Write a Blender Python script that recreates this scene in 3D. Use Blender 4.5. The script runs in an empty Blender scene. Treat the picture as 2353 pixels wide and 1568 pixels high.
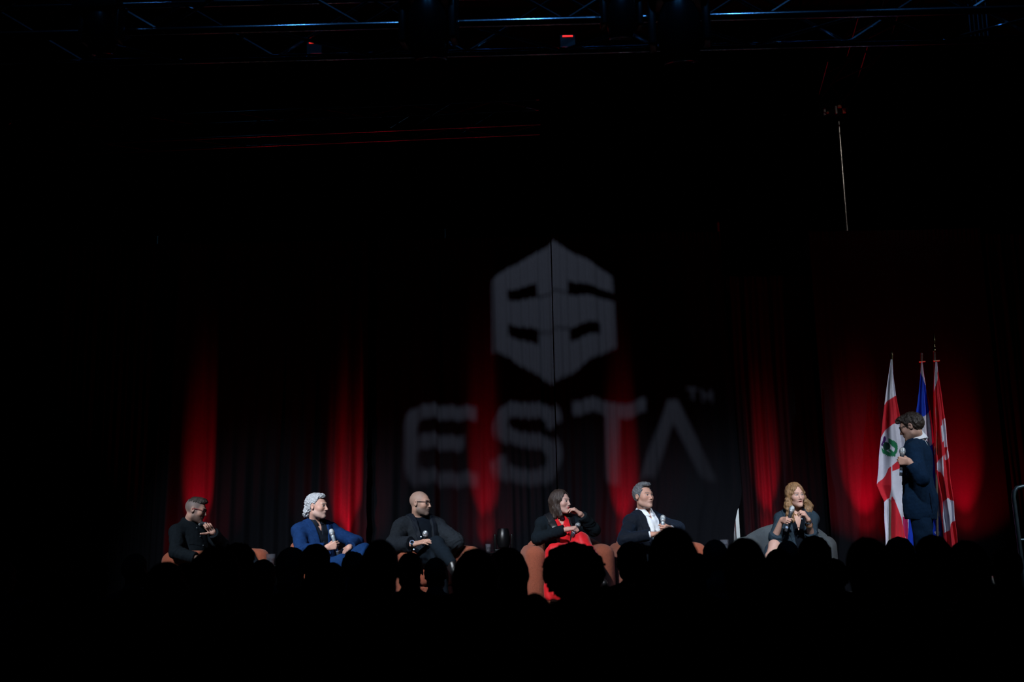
import bpy, bmesh, math, random
import numpy as np
from mathutils import Vector, Matrix
from mathutils.geometry import tessellate_polygon

random.seed(7)
rng = np.random.default_rng(11)
scene = bpy.context.scene
col = scene.collection

# ------------------------------------------------------------------ camera
CAM_H = 1.5            # eye height above the hall floor
STAGE = 0.6            # stage deck height
PITCH, ROLL = math.radians(10.0), math.radians(1.0)
FPX = 2288.0           # focal length in pixels of the 2353 px wide frame
CX, CY = 1176.5, 784.0
_F = np.array([0, math.cos(PITCH), math.sin(PITCH)])
_U0 = np.array([0, -math.sin(PITCH), math.cos(PITCH)])
_R0 = np.array([1.0, 0, 0])
_R = _R0 * math.cos(ROLL) - _U0 * math.sin(ROLL)
_U = _U0 * math.cos(ROLL) + _R0 * math.sin(ROLL)
CAM = np.array([0.0, 0.0, CAM_H])
cd = bpy.data.cameras.new('camera')
cam = bpy.data.objects.new('camera', cd)
col.objects.link(cam)
cd.sensor_width = 36.0
cd.lens = 36.0 * FPX / 2353.0
cd.clip_end = 200
cam.matrix_world = Matrix(((_R[0], _U[0], -_F[0], CAM[0]), (_R[1], _U[1], -_F[1], CAM[1]),
                           (_R[2], _U[2], -_F[2], CAM[2]), (0, 0, 0, 1)))
cd.dof.use_dof = True
cd.dof.focus_distance = 10.0
cd.dof.aperture_fstop = 2.0
scene.camera = cam

def ray(px, py):
    return _F + _R * ((px - CX) / FPX) - _U * ((py - CY) / FPX)
def P(px, py, Y):                      # where a sight line meets the depth Y (metres into the hall)
    d = ray(px, py)
    return CAM + d * (Y / d[1])
def PL(parent, px, py, L, side=-1):    # the point at bone length L from a joint, near (-1) or far (+1) side
    d = ray(px, py); d = d / np.linalg.norm(d)
    m = CAM - parent; b = m @ d; c = m @ m - L * L
    q = b * b - c
    t = -b + side * math.sqrt(max(q, 0.0))
    return CAM + d * t
def V3(*a): return np.array(a, float)
def nrm(v): return v / (np.linalg.norm(v) + 1e-12)

# ------------------------------------------------------------------ world, exposure, lamps
scene.view_settings.view_transform = 'Standard'
scene.view_settings.look = 'None'
scene.view_settings.gamma = 1.0
scene.view_settings.exposure = 0.0
scene.view_settings.use_curve_mapping = False
w = bpy.data.worlds.new('dark_hall'); scene.world = w
w.use_nodes = True
w.node_tree.nodes['Background'].inputs[0].default_value = (0.25, 0.45, 1.0, 1)
w.node_tree.nodes['Background'].inputs[1].default_value = 0.0006

def spot(name, loc, aim, energy, colour, angle, blend=0.5, radius=0.05):
    l = bpy.data.lights.new(name, 'SPOT')
    l.energy = energy; l.color = colour; l.spot_size = math.radians(angle); l.spot_blend = blend
    l.shadow_soft_size = radius
    o = bpy.data.objects.new(name, l); col.objects.link(o)
    o.location = loc
    o.rotation_euler = (Vector(aim) - Vector(loc)).to_track_quat('-Z', 'Y').to_euler()
    return o

CURT = 11.6                            # depth of the main drape line
COOL = (0.86, 0.93, 1.0)
# front wash from the lighting bar above the audience
KEY = 1.6
for x0, x1, en in ((-4.5, -3.0, 1150), (-2.9, -1.4, 1250), (-1.0, 0.6, 1250), (2.35, 2.6, 1150)):
    spot('front_wash', (x0, 6.3, 4.2), (x1, 10.1, 1.30), en * KEY * 0.55, COOL, 43, 1.0, 0.06)
spot('side_wash', (7.2, 6.0, 5.0), (4.3, 10.0, 1.95), 950, COOL, 35, 1.0, 0.06)
# red floor uplights at the foot of the drapes: x, distance in front, aim height, power, beam
RED = (1.0, 0.0, 0.014)
UPLIGHTS = [(-3.65, 0.26, 0.98, 860, 18), (-1.94, 0.28, 0.95, 950, 20), (-0.34, 0.26, 1.05, 600, 17),
            (1.26, 0.28, 1.05, 640, 18), (2.98, 0.0, 1.05, 800, 15), (4.02, 0.45, 1.15, 900, 23),
            (5.16, 0.45, 1.15, 560, 23)]
for x, d, hz, en, an in UPLIGHTS:       # one beam up the cloth, plus added spots for its foot and spill
    yb = CURT + (0.28 if x == 2.98 else 0.0); oval = x > 3.5
    spot('red_uplight', (x, CURT - d, STAGE + 0.16), (x, yb, STAGE + 0.16 + hz), en * 5.8, RED, an + 3, 1.0, 0.02)
    spot('red_uplight', (x, CURT - d, STAGE + 0.16), (x, yb, STAGE + 0.16 + (0.75 if oval else 0.52)), en * (0.5 if oval else 0.72), RED, an + 4, 1.0, 0.02)
    spot('red_spill', (x, CURT - d - 0.12, STAGE + 0.16), (x, yb, STAGE + 0.16 + 1.7), en * (0.42 if oval else 0.14), RED, 84, 1.0, 0.03)
# spots added in the roof to draw highlights along the aluminium rig
for x, en in ((-3.4, 0.5), (-2.0, 0.9), (-0.9, 1.6), (0.2, 2.4), (1.1, 2.4), (2.1, 2.2), (3.2, 1.6)):
    spot('rig_light', (x, 3.6, 7.2), (x + 0.1, 5.9, 4.6), en * 60, (0.08, 0.38, 1.0), 38, 0.8, 0.04)
spot('rig_light', (4.0, 8.5, 7.2), (4.4, 12.1, 5.4), 60, (1.0, 0.85, 0.7), 40, 0.8, 0.05)
spot('rig_light', (-4.0, 7.0, 7.3), (-3.2, 10.9, 6.0), 4.0, (0.2, 0.65, 1.0), 60, 0.8, 0.05)
# work light behind the drapes that makes the gap between them shine
spot('backstage_light', (1.6, 12.1, 2.6), (2.85, 13.2, 1.35), 220, (0.8, 0.92, 1.0), 50, 0.3, 0.05)

# ------------------------------------------------------------------ material helpers
MATS = {}
def mat(name, colour=(0.5, 0.5, 0.5), rough=0.6, metal=0.0, noise=0.0, nscale=40.0, bump=0.0, bscale=None,
        sheen=0.0, attr=None, spec=0.5, trans=0.0, stretch=None, coat=0.0):
    if name in MATS: return MATS[name]
    m = bpy.data.materials.new(name); m.use_nodes = True
    nt = m.node_tree; b = nt.nodes['Principled BSDF']
    b.inputs['Base Color'].default_value = (*colour, 1)
    b.inputs['Roughness'].default_value = rough
    b.inputs['Metallic'].default_value = metal
    b.inputs['Specular IOR Level'].default_value = spec
    if sheen: b.inputs['Sheen Weight'].default_value = sheen; b.inputs['Sheen Roughness'].default_value = 0.5
    if trans: b.inputs['Transmission Weight'].default_value = trans; b.inputs['IOR'].default_value = 1.45
    if coat: b.inputs['Coat Weight'].default_value = coat
    tc = nt.nodes.new('ShaderNodeTexCoord')
    src = tc.outputs['Object']
    if stretch:
        mp = nt.nodes.new('ShaderNodeMapping'); mp.inputs['Scale'].default_value = stretch
        nt.links.new(src, mp.inputs['Vector']); src = mp.outputs['Vector']
    base = None
    if attr:
        a = nt.nodes.new('ShaderNodeAttribute'); a.attribute_name = attr; base = a.outputs['Color']
        nt.links.new(base, b.inputs['Base Color'])
    if noise:
        n = nt.nodes.new('ShaderNodeTexNoise'); n.inputs['Scale'].default_value = nscale; n.inputs['Detail'].default_value = 5
        nt.links.new(src, n.inputs['Vector'])
        mr = nt.nodes.new('ShaderNodeMapRange'); mr.inputs['From Min'].default_value = 0.3; mr.inputs['From Max'].default_value = 0.7
        mr.inputs['To Min'].default_value = 1 - noise; mr.inputs['To Max'].default_value = 1 + noise
        nt.links.new(n.outputs['Fac'], mr.inputs['Value'])
        vm = nt.nodes.new('ShaderNodeVectorMath'); vm.operation = 'SCALE'
        if base: nt.links.new(base, vm.inputs[0])
        else: vm.inputs[0].default_value = colour
        nt.links.new(mr.outputs['Result'], vm.inputs['Scale'])
        nt.links.new(vm.outputs['Vector'], b.inputs['Base Color'])
    if bump:
        n2 = nt.nodes.new('ShaderNodeTexNoise'); n2.inputs['Scale'].default_value = bscale or nscale * 2; n2.inputs['Detail'].default_value = 4
        nt.links.new(src, n2.inputs['Vector'])
        bp = nt.nodes.new('ShaderNodeBump'); bp.inputs['Strength'].default_value = bump; bp.inputs['Distance'].default_value = 0.01
        nt.links.new(n2.outputs['Fac'], bp.inputs['Height']); nt.links.new(bp.outputs['Normal'], b.inputs['Normal'])
    MATS[name] = m
    return m

# ------------------------------------------------------------------ object helpers
def tag(o, label=None, cat=None, group=None, kind=None):
    if label: o['label'] = label
    if cat: o['category'] = cat
    if group: o['group'] = group
    if kind: o['kind'] = kind
    return o
def empty(name, loc=(0, 0, 0), rz=0.0):
    o = bpy.data.objects.new(name, None); col.objects.link(o)
    o.location = loc; o.rotation_euler = (0, 0, rz); o.empty_display_size = 0.1
    return o
def link(name, me, m=None, parent=None, loc=None):
    o = bpy.data.objects.new(name, me); col.objects.link(o)
    if m is not None and not me.materials: me.materials.append(m)
    if parent: o.parent = parent
    if loc is not None: o.location = loc
    return o
def fast_mesh(name, verts, faces, smooth=True, colours=None):
    verts = np.asarray(verts, np.float32); faces = np.asarray(faces, np.int32)
    me = bpy.data.meshes.new(name)
    k = faces.shape[1]
    me.vertices.add(len(verts)); me.vertices.foreach_set('co', verts.ravel())
    me.loops.add(faces.size); me.loops.foreach_set('vertex_index', faces.ravel())
    me.polygons.add(len(faces))
    me.polygons.foreach_set('loop_start', np.arange(0, faces.size, k, dtype=np.int32))
    me.polygons.foreach_set('use_smooth', np.full(len(faces), smooth, dtype=bool))
    me.update(calc_edges=True)
    if colours is not None:
        a = me.color_attributes.new('Col', 'FLOAT_COLOR', 'POINT')
        c = np.ones((len(verts), 4), np.float32); c[:, :3] = colours
        a.data.foreach_set('color', c.ravel())
    return me
def grid_faces(nu, nv, wrap=False):
    i = np.arange(nu - (0 if wrap else 1))[:, None]; j = np.arange(nv - 1)[None, :]
    a = i * nv + j; b = ((i + 1) % nu) * nv + j
    return np.stack([a, b, b + 1, a + 1], -1).reshape(-1, 4)

class MB:                                # mesh collector
    def __init__(s): s.v = []; s.f = []
    def add(s, v, f):
        o = len(s.v); s.v += [tuple(map(float, p)) for p in v]; s.f += [tuple(i + o for i in q) for q in f]; return s
    def box(s, c, h, M=None):
        c = np.array(c, float); pts = []
        for x in (-1, 1):
            for y in (-1, 1):
                for z in (-1, 1):
                    d = np.array([x * h[0], y * h[1], z * h[2]])
                    pts.append(c + (M.T @ d if M is not None else d))
        return s.add(pts, [(0, 1, 3, 2), (4, 6, 7, 5), (0, 4, 5, 1), (2, 3, 7, 6), (0, 2, 6, 4), (1, 5, 7, 3)])
    def tube(s, pts, r, n=10, cap=True):
        pts = [np.array(p, float) for p in pts]
        rs = r if hasattr(r, '__len__') else [r] * len(pts)
        base = len(s.v); up = None
        for i, p in enumerate(pts):
            t = nrm(pts[min(i + 1, len(pts) - 1)] - pts[max(i - 1, 0)])
            if up is None:
                up = V3(0, 0, 1) if abs(t[2]) < 0.9 else V3(1, 0, 0)
            a = nrm(np.cross(t, up)); up = np.cross(a, t)
            for k in range(n):
                an = 2 * math.pi * k / n
                s.v.append(tuple(p + rs[i] * (math.cos(an) * a + math.sin(an) * up)))
        for i in range(len(pts) - 1):
            for k in range(n):
                q = base + i * n
                s.f.append((q + k, q + n + k, q + n + (k + 1) % n, q + (k + 1) % n))
        if cap:
            s.f.append(tuple(base + k for k in range(n)))
            e = base + (len(pts) - 1) * n
            s.f.append(tuple(e + n - 1 - k for k in range(n)))
        return s
    def lathe(s, prof, o=(0, 0, 0), axis=(0, 0, 1), n=20):
        ax = nrm(np.array(axis, float)); o = np.array(o, float)
        pts = [o + ax * z for r, z in prof]
        a = nrm(np.cross(ax, V3(0, 0, 1) if abs(ax[2]) < 0.9 else V3(1, 0, 0))); b = np.cross(ax, a)
        base = len(s.v)
        for (r, z), p in zip(prof, pts):
            for k in range(n):
                an = 2 * math.pi * k / n
                s.v.append(tuple(p + max(r, 1e-5) * (math.cos(an) * a + math.sin(an) * b)))
        for i in range(len(prof) - 1):
            for k in range(n):
                q = base + i * n
                s.f.append((q + k, q + (k + 1) % n, q + n + (k + 1) % n, q + n + k))
        s.f.append(tuple(base + n - 1 - k for k in range(n))); e = base + (len(prof) - 1) * n
        s.f.append(tuple(e + k for k in range(n)))
        return s
    def build(s, name, m, parent=None, smooth=True, bevel=0, seg=3, loc=None):
        me = bpy.data.meshes.new(name); me.from_pydata(s.v, [], s.f)
        if bevel:
            bm = bmesh.new(); bm.from_mesh(me)
            bmesh.ops.bevel(bm, geom=bm.edges[:], offset=bevel, segments=seg, profile=0.5, affect='EDGES')
            bm.to_mesh(me); bm.free()
        me.polygons.foreach_set('use_smooth', np.full(len(me.polygons), smooth, dtype=bool))
        if smooth: me.set_sharp_from_angle(angle=math.radians(42))
        return link(name, me, m, parent, loc)

# ------------------------------------------------------------------ the hall
M_FLOOR = mat('carpet_black', (0.010, 0.010, 0.012), 0.95, noise=0.3, nscale=60, bump=0.2)
M_WALL = mat('wall_black', (0.002, 0.002, 0.003), 0.95, noise=0.2, nscale=3, spec=0.0)
M_DECK = mat('deck_black', (0.006, 0.006, 0.007), 0.8, noise=0.25, nscale=12, bump=0.05)
def slab(name, c, h, m):
    return tag(MB().box(c, h).build(name, m, smooth=False), kind='structure')
slab('floor', (0, 5, -0.05), (13, 10, 0.05), M_FLOOR)
slab('ceiling', (0, 5, 8.05), (13, 10, 0.05), M_WALL)
slab('wall_back', (0, 15.05, 4), (13, 0.05, 4), M_WALL)
slab('wall_front', (0, -5.05, 4), (13, 0.05, 4), M_WALL)
slab('wall_left', (-13.05, 5, 4), (0.05, 10, 4), M_WALL)
slab('wall_right', (13.05, 5, 4), (0.05, 10, 4), M_WALL)
st = tag(MB().box((0.6, 10.5, STAGE / 2 - 0.01), (7.6, 2.3, STAGE / 2 - 0.01)).build('stage_platform', M_DECK, smooth=False), 
         'long black stage platform under the panel chairs', 'stage')
for i in range(6):
    for j in range(2):
        p = MB().box((-6.97 + 2.533 * i + 1.2665, 9.36 + 2.28 * j, STAGE - 0.01), (1.26, 1.13, 0.01)).build('deck_panel', M_DECK, st, smooth=False)

# ------------------------------------------------------------------ drapes
M_DRAPE = mat('black_velour', (0.0046, 0.0050, 0.0066), 0.9, noise=0.12, nscale=90, bump=0.25, bscale=300, spec=0.0)
M_PIPE = mat('dull_aluminium', (0.55, 0.57, 0.6), 0.35, 1.0, noise=0.1, nscale=30)
def cx(px): return (px - 1176.5) * 0.00507

def drape(name, label, x0, x1, ztop, Y, seed, knots, amp=0.035, lean0=0.0, lean1=0.0, zbot=STAGE, curl=None, edge1=None):
    """one hanging cloth: x range, top height, depth; knots = [(x, offset towards the audience)] big folds"""
    r = np.random.default_rng(seed)
    nx = max(24, int((x1 - x0) / 0.011)); nz = 56
    s = np.linspace(0, 1, nx)[:, None]; t = np.linspace(0, 1, nz)[None, :]   # t 0 at the top
    z = ztop + (zbot - ztop) * t
    xl = x0 + lean0 * t; xr = x1 + lean1 * t
    if edge1: xr = np.interp(-z, [-e[0] for e in edge1], [e[1] for e in edge1])
    x = xl + (xr - xl) * s
    xr0 = x0 + (x1 - x0) * s
    kx = np.array([k[0] for k in knots]); ky = np.array([k[1] for k in knots])
    big = np.interp(xr0.ravel(), kx, ky)[:, None]
    kern = np.hanning(9); kern /= kern.sum()
    big = np.convolve(np.pad(big.ravel(), 4, mode='edge'), kern, 'valid')[:, None]
    off = big * (0.45 + 0.75 * t)
    for lam, a in ((0.55, 0.55), (0.31, 0.6), (0.17, 0.55), (0.085, 0.4)):
        ph = r.uniform(0, 6.28); dr = r.uniform(-0.25, 0.25)
        wob = 0.6 * np.sin(2.1 * z + r.uniform(0, 6)) + 0.5 * np.sin(3.7 * xr0 + r.uniform(0, 6))
        env = 0.55 + 0.45 * np.sin(xr0 * r.uniform(0.9, 1.9) + r.uniform(0, 6))
        off = off + amp * a * env * np.sin(2 * math.pi * xr0 / lam + ph + dr * t * 4 + wob * 0.6) * (0.35 + 0.65 * t)
    gather = np.exp(-((t * (ztop - zbot)) / 0.10) ** 2)          # pleats crushed into the pipe sleeve
    off = off + gather * 0.012 * np.sin(xr0 * 2 * math.pi / 0.05 + np.sin(xr0 * 9))
    y = Y - off
    y = y - 0.03 * np.exp(-((t * (ztop - zbot) - 0.035) / 0.03) ** 2)   # heading bulges over its pipe
    if curl is not None:                                           # puckered selvedge
        e = np.exp(-((1 - s) * (x1 - x0) / 0.035) ** 2)
        pk = np.sin(z * 17 + 2 * np.sin(z * 5.3)) + 0.6 * np.sin(z * 41 + 3 * np.sin(z * 7))
        y = y - e * curl * (1 + 0.3 * pk)
        x = x + e * curl * 0.16 * pk
    v = np.stack([x, y, np.broadcast_to(z, x.shape)], -1).reshape(-1, 3)
    f = grid_faces(nx, nz)
    me = fast_mesh(name, v, f)
    o = link(name, me, M_DRAPE)
    tag(o, label, 'curtain', 'black stage drapes')
    # hem sleeve with the pipe inside it
    return o

def ztop_at(py, px, Y): return P(px, py, Y)[2]
Z1 = 4.80
drape('stage_drape', 'black drape at the far end beside the bearded man in black', -7.6, cx(843), Z1, CURT, 3,
      [(-7.6, 0), (-6.6, .05), (-6.2, -.03), (-5.4, .05), (-4.9, -.02), (-4.2, .06), (-3.97, .20), (-3.91, .20), (-3.86, -.02), (-3.82, .04), (-3.80, -.04), (-3.52, -.06), (-3.42, .05), (-3.2, .02),
       (-2.7, .04), (-2.35, .05), (-2.2, .03), (-2.0, -.03), (-1.80, -.02), (-1.70, .06)], curl=0.04, amp=0.06)
drape('stage_drape', 'black drape carrying the projected letter E and half of the hexagon', cx(842), cx(1272), Z1 + 0.02, CURT + 0.04, 5,
      [(-1.75, -.06), (-1.6, .0), (-1.5, .07), (-1.25, .01), (-.98, .05), (-.90, .045), (-.87, -.07), (-.84, .03), (-.65, .0), (-.5, .03), (-.35, -.05), (-.22, -.02), (-.17, .10), (.1, .05), (.3, .02), (.5, .05)], amp=0.034)
drape('stage_drape', 'black drape with the projected letters T and A, ending at the bright slit', cx(1274), cx(1672), Z1 + 0.03, CURT - 0.02, 8,
      [(.5, .05), (.75, .01), (.95, .08), (1.06, .0), (1.2, -.06), (1.36, -.04), (1.46, .07), (1.7, .03), (2.0, .07), (2.2, .0), (2.52, .04)], amp=0.032, edge1=[(4.83, cx(1672)), (1.75, cx(1690)), (1.62, cx(1687)), (1.55, cx(1679)), (1.38, cx(1670)), (1.15, cx(1664)), (0.6, cx(1660))])
drape('stage_drape', 'black drape set back between the bright slit and the flags', 2.63, cx(1900), 4.35, CURT + 0.28, 13,
      [(2.5, .0), (2.72, .06), (2.80, -.03), (2.86, .03), (2.9, -.06), (3.1, -.06), (3.18, .05), (3.35, -.02), (3.5, .06), (3.7, .02)], amp=0.06)
drape('stage_drape', 'wide black drape hanging behind the three flags', cx(1884), cx(2290), Z1 + 0.02, CURT, 17,
      [(3.58, .06), (3.7, .0), (3.85, .01), (4.3, -.01), (4.7, .01), (5.0, .0), (5.3, -.01), (5.65, .05)], amp=0.014)
drape('stage_drape', 'black drape in darkness beside the stair handrail', cx(2286), 8.6, Z1 - 0.1, CURT - 0.15, 21,
      [(5.6, .04), (6, -.02), (6.5, .05), (7, 0), (8.6, .03)])
for px, py, who in ((363, 545, 'above the bearded man in black'), (1024, 528, 'beside the projected hexagon'), (1648, 512, 'above the bright slit')):
    p = P(px, py, CURT + 0.2)
    u = empty('drape_upright', (p[0], p[1], STAGE)); tag(u, 'upright post tip showing over the drapes ' + who, 'post', 'drape uprights')
    MB().tube([(0, 0.0, 0.0), (0, 0.0, p[2] - STAGE - 0.02)], 0.024).build('post', M_PIPE, u)
    MB().lathe([(0.024, 0), (0.026, 0.01), (0.02, 0.03), (0.006, 0.036)], (0, 0.0, p[2] - STAGE - 0.02)).build('post_cap', M_PIPE, u)
# white board standing backstage, seen through the slit
M_WHITE = mat('white_board', (0.8, 0.82, 0.85), 0.6, noise=0.05, nscale=8)
bk = tag(MB().box((2.7, 13.3, 1.1), (0.9, 0.03, 1.1)).build('backstage_board', M_WHITE, bevel=0.01), 'white board shining through the slit between two drapes', 'board')

# ------------------------------------------------------------------ gobo projector in the roof
LAMP = V3(0.45, 5.0, 6.95)
AIM = P(1255, 800, CURT)
gz = nrm(AIM - LAMP); gx = nrm(np.cross(gz, V3(0, 0, 1))); gy = np.cross(gx, gz)
GD = 0.30
def gobo(px, py):
    p = P(px, py, CURT - 0.03); d = p - LAMP
    q = d * (GD / (d @ gz))
    return (float(q @ gx), float(q @ gy))
def zz(pts, s=2.45, ox=880, oy=500): return [(ox + x / s, oy + y / s) for x, y in pts]
def stroke(pts, wd):
    pts = [np.array(p, float) for p in pts]; L = []; Rr = []
    for i, p in enumerate(pts):
        t = nrm(pts[min(i + 1, len(pts) - 1)] - pts[max(i - 1, 0)]); n = np.array([-t[1], t[0]])
        L.append(tuple(p + n * wd / 2)); Rr.append(tuple(p - n * wd / 2))
    return L + Rr[::-1]
def smooth_path(pts, n=5):
    pts = [np.array(p, float) for p in pts]; out = []
    for i in range(len(pts) - 1):
        p0 = pts[max(i - 1, 0)]; p1 = pts[i]; p2 = pts[i + 1]; p3 = pts[min(i + 2, len(pts) - 1)]
        for k in range(n):
            t = k / n
            out.append(0.5 * (2 * p1 + (p2 - p0) * t + (2 * p0 - 5 * p1 + 4 * p2 - p3) * t * t + (3 * p1 - p0 - 3 * p2 + p3) * t ** 3))
    out.append(pts[-1]); return out
HEXA = zz([(952, 133), (1290, 322), (1297, 412), (1302, 460), (1314, 716), (976, 932), (620, 735), (616, 330)])
LET = [zz([(530, 1040), (215, 1040), (165, 1058), (135, 1090), (125, 1140), (125, 1390), (138, 1440), (168, 1475), (215, 1490), (537, 1490), (537, 1410), (240, 1410), (210, 1398), (198, 1370), (198, 1290), (460, 1287), (460, 1206), (198, 1206), (198, 1155), (210, 1128), (240, 1118), (530, 1118)]),
       zz(stroke(smooth_path([(965, 1168), (955, 1112), (905, 1078), (820, 1076), (735, 1078), (677, 1110), (662, 1165), (692, 1220), (760, 1240), (880, 1250), (945, 1280), (968, 1345), (950, 1405), (895, 1447), (815, 1453), (735, 1450), (678, 1425), (655, 1380), (652, 1335)]), 84)),
       zz([(1066, 1032), (1482, 1032), (1482, 1112), (1330, 1112), (1330, 1490), (1250, 1490), (1250, 1112), (1066, 1112)]),
       zz([(1605, 1036), (1660, 1036), (1880, 1485), (1795, 1485), (1634, 1165), (1530, 1485), (1442, 1485)]),
       zz([(1712, 972), (1778, 972), (1778, 985), (1753, 985), (1753, 1040), (1738, 1040), (1738, 985), (1712, 985)]),
       zz([(1792, 1040), (1792, 972), (1804, 972), (1824, 1006), (1844, 972), (1856, 972), (1856, 1040), (1844, 1040), (1844, 996), (1824, 1026), (1804, 996), (1804, 1040)])]
BARS = [zz([(700, 405), (865, 356), (870, 428), (955, 408), (1040, 424), (1040, 352), (1165, 386), (1299, 412), (1303, 462), (1180, 448), (1042, 432), (955, 418), (868, 438), (704, 462)]),
        zz([(705, 594), (862, 612), (875, 624), (960, 628), (1050, 620), (1052, 622), (1100, 604), (1222, 588), (1224, 655), (1160, 668), (1052, 697), (1050, 630), (960, 638), (878, 634), (878, 705), (705, 660)])]
pr = empty('pattern_projector', LAMP); tag(pr, 'black pattern projector hung high over the audience', 'projector')
M_BLACK = mat('black_metal', (0.012, 0.012, 0.013), 0.5, noise=0.2, nscale=20, bump=0.05)
def plate(polys, name):
    allp = [Vector((x, y, 0)) for poly in polys for x, y in poly]
    tris = tessellate_polygon([[Vector((x, y, 0)) for x, y in poly] for poly in polys])
    vs = [V3(*(gx * p.x + gy * p.y + gz * GD)) for p in allp]
    return vs, [tuple(t) for t in tris]
g = MB()
big = [(-0.30, -0.26), (0.30, -0.26), (0.30, 0.26), (-0.30, 0.26)]
v_, f_ = plate([big] + [[gobo(*q) for q in poly] for poly in [HEXA] + LET], 'g'); g.add(v_, f_)
for b_ in BARS:
    v_, f_ = plate([[gobo(*q) for q in b_]], 'g'); g.add(v_, f_)
g.build('pattern_plate', M_BLACK, pr, smooth=False)
GM = np.array([gx, gy, gz])
h = MB()
for sx, sy in ((1, 0), (-1, 0), (0, 1), (0, -1)):
    h.box(gz * 0.06 + gx * sx * 0.31 + gy * sy * 0.27, (0.012 if sx else 0.32, 0.012 if sy else 0.28, 0.26), GM)
h.box(-gz * 0.20, (0.32, 0.28, 0.012), GM)
h.build('housing', M_BLACK, pr, smooth=False)
MB().tube([gy * 0.28, V3(0, 0, 1.05)], 0.02).build('hanging_bracket', M_BLACK, pr)
lp = spot('pattern_lamp', LAMP, AIM + V3(-0.15, 0, 0.45), 8600, (0.86, 0.93, 1.0), 52, 1.0, 0.0016)
# ------------------------------------------------------------------ aluminium trusses over the hall
M_CHROME = mat('polished_aluminium', (0.26, 0.29, 0.33), 0.15, 1.0, noise=0.08, nscale=25, bump=0.03, bscale=40)
M_DKALU = mat('darkened_aluminium', (0.03, 0.045, 0.06), 0.25, 1.0, noise=0.15, nscale=25, bump=0.03, bscale=40)  # base colour darkened to hold down red reflections on the far trusses
M_RUBBER = mat('black_plastic', (0.003, 0.003, 0.0035), 0.3, noise=0.2, nscale=30, spec=0.22)
M_LENS = mat('lens_glass', (0.02, 0.025, 0.03), 0.05, 0.0, coat=1.0)

def truss(name, label, a, b, size, bay, rmain=0.025, rdiag=0.012, up=V3(0, 0, 1), m=None):
    m = m or M_CHROME
    a = np.array(a, float); b = np.array(b, float)
    t = nrm(b - a); s = nrm(np.cross(t, up)); u = np.cross(s, t); L = np.linalg.norm(b - a)
    root = empty(name, a)
    tag(root, label, 'truss', 'aluminium lighting trusses')
    hs = size / 2
    cor = [(-hs, -hs), (hs, -hs), (hs, hs), (-hs, hs)]
    for x, y in cor:
        MB().tube([s * x + u * y, s * x + u * y + t * L], rmain, 14).build('main_tube', m, root)
    n = max(2, int(round(L / bay)))
    proto = {}
    for i in range(n):
        for k in range(4):
            p = cor[k]; q = cor[(k + 1) % 4]
            if i % 2: p, q = q, p
            A = s * p[0] + u * p[1] + t * (L * i / n); B = s * q[0] + u * q[1] + t * (L * (i + 1) / n)
            key = (k, i % 2)
            if key not in proto:
                m_ = MB().tube([A * 0, B - A], rdiag, 8).build('brace', m, root, loc=A); proto[key] = m_.data
            else:
                link('brace', proto[key], None, root, A)
    return root

# front truss: lower chord passes through these sight lines
YF = 5.9
p0 = P(-60, 118, YF); p1 = P(2420, 54, YF)
hs = 0.20
truss('lighting_truss', 'front truss of shiny tubes crossing above the audience', p0 + V3(0, 0.0, hs), p1 + V3(0, 0.0, hs), 0.40, 0.62, 0.026, 0.013)
# rear truss above the drapes
q0 = P(-60, 352, 10.9); q1 = P(1240, 296, 10.9)
truss('lighting_truss', 'rear truss hanging in the dark above the drapes', q0 + V3(0, 0, 0.15), q1 + V3(0, 0, 0.15), 0.30, 0.5, 0.022, 0.010, m=M_DKALU)
# truss running away from the camera to the tower
e1 = P(1905, 215, 12.05); e0 = V3(e1[0] + 0.02, 5.0, e1[2])
truss('lighting_truss', 'truss running back to the mast of the lifting tower', e0 + V3(0, 0, 0.05), e1 + V3(0, 0, 0.05), 0.32, 0.55, 0.024, 0.011, m=M_DKALU)
# thin cable pipe under the front truss
c0 = P(930, 128, 7.0); c1 = P(1780, 96, 7.0)
pts = [c0 + (c1 - c0) * k / 12 - V3(0, 0, 0.03 * math.sin(math.pi * k / 12)) for k in range(13)] + [c1 + V3(0.12, 0, 0.05), c1 + V3(0.2, 0, 0.16), c1 + V3(0.24, 0, 0.5), c1 + V3(0.24, 0, 1.2)]
tag(MB().tube(pts, 0.010, 8).build('power_cable', M_RUBBER), 'black power cable slung below the front truss and curving up', 'cable')

# tower mast with its sleeve block and bracket
tw = empty('lifting_tower', (e1[0] + 0.12, 12.3, STAGE)); tag(tw, 'slim lifting tower rising over the drapes behind the flags', 'tower')
M_TAN = mat('raw_wood_clamp', (0.55, 0.40, 0.26), 0.6, noise=0.2, nscale=30)
M_PALE = mat('pale_steel', (0.5, 0.58, 0.64), 0.4, 0.7, noise=0.1, nscale=30)
TB = np.array(tw.location)
mp0 = P(1945, 508, 12.3); mp1 = P(1930, 262, 12.3)
MB().tube([(mp0[0] - TB[0], 0, 0.0), (mp0[0] - TB[0], 0, mp1[2] - STAGE)], 0.020, 12).build('mast', M_PIPE, tw)
def at_tw(px, py, Y=12.25): return P(px, py, Y) - TB
def tower_block(px0, py0, px1, py1, depth, m, name, Y=12.2):
    a = at_tw(px0, py0, Y); b = at_tw(px1, py1, Y)
    return MB().box((a + b) / 2, (abs(b[0] - a[0]) / 2, depth / 2, abs(b[2] - a[2]) / 2)).build(name, m, tw, bevel=0.004, seg=1)
tower_block(1870, 240, 1948, 268, 0.12, M_RUBBER, 'bracket')
tower_block(1891, 248, 1898, 265, 0.03, M_PALE, 'clamp_plate', 12.11)
tower_block(1918, 244, 1924, 262, 0.03, M_PALE, 'clamp_plate', 12.11)
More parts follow.
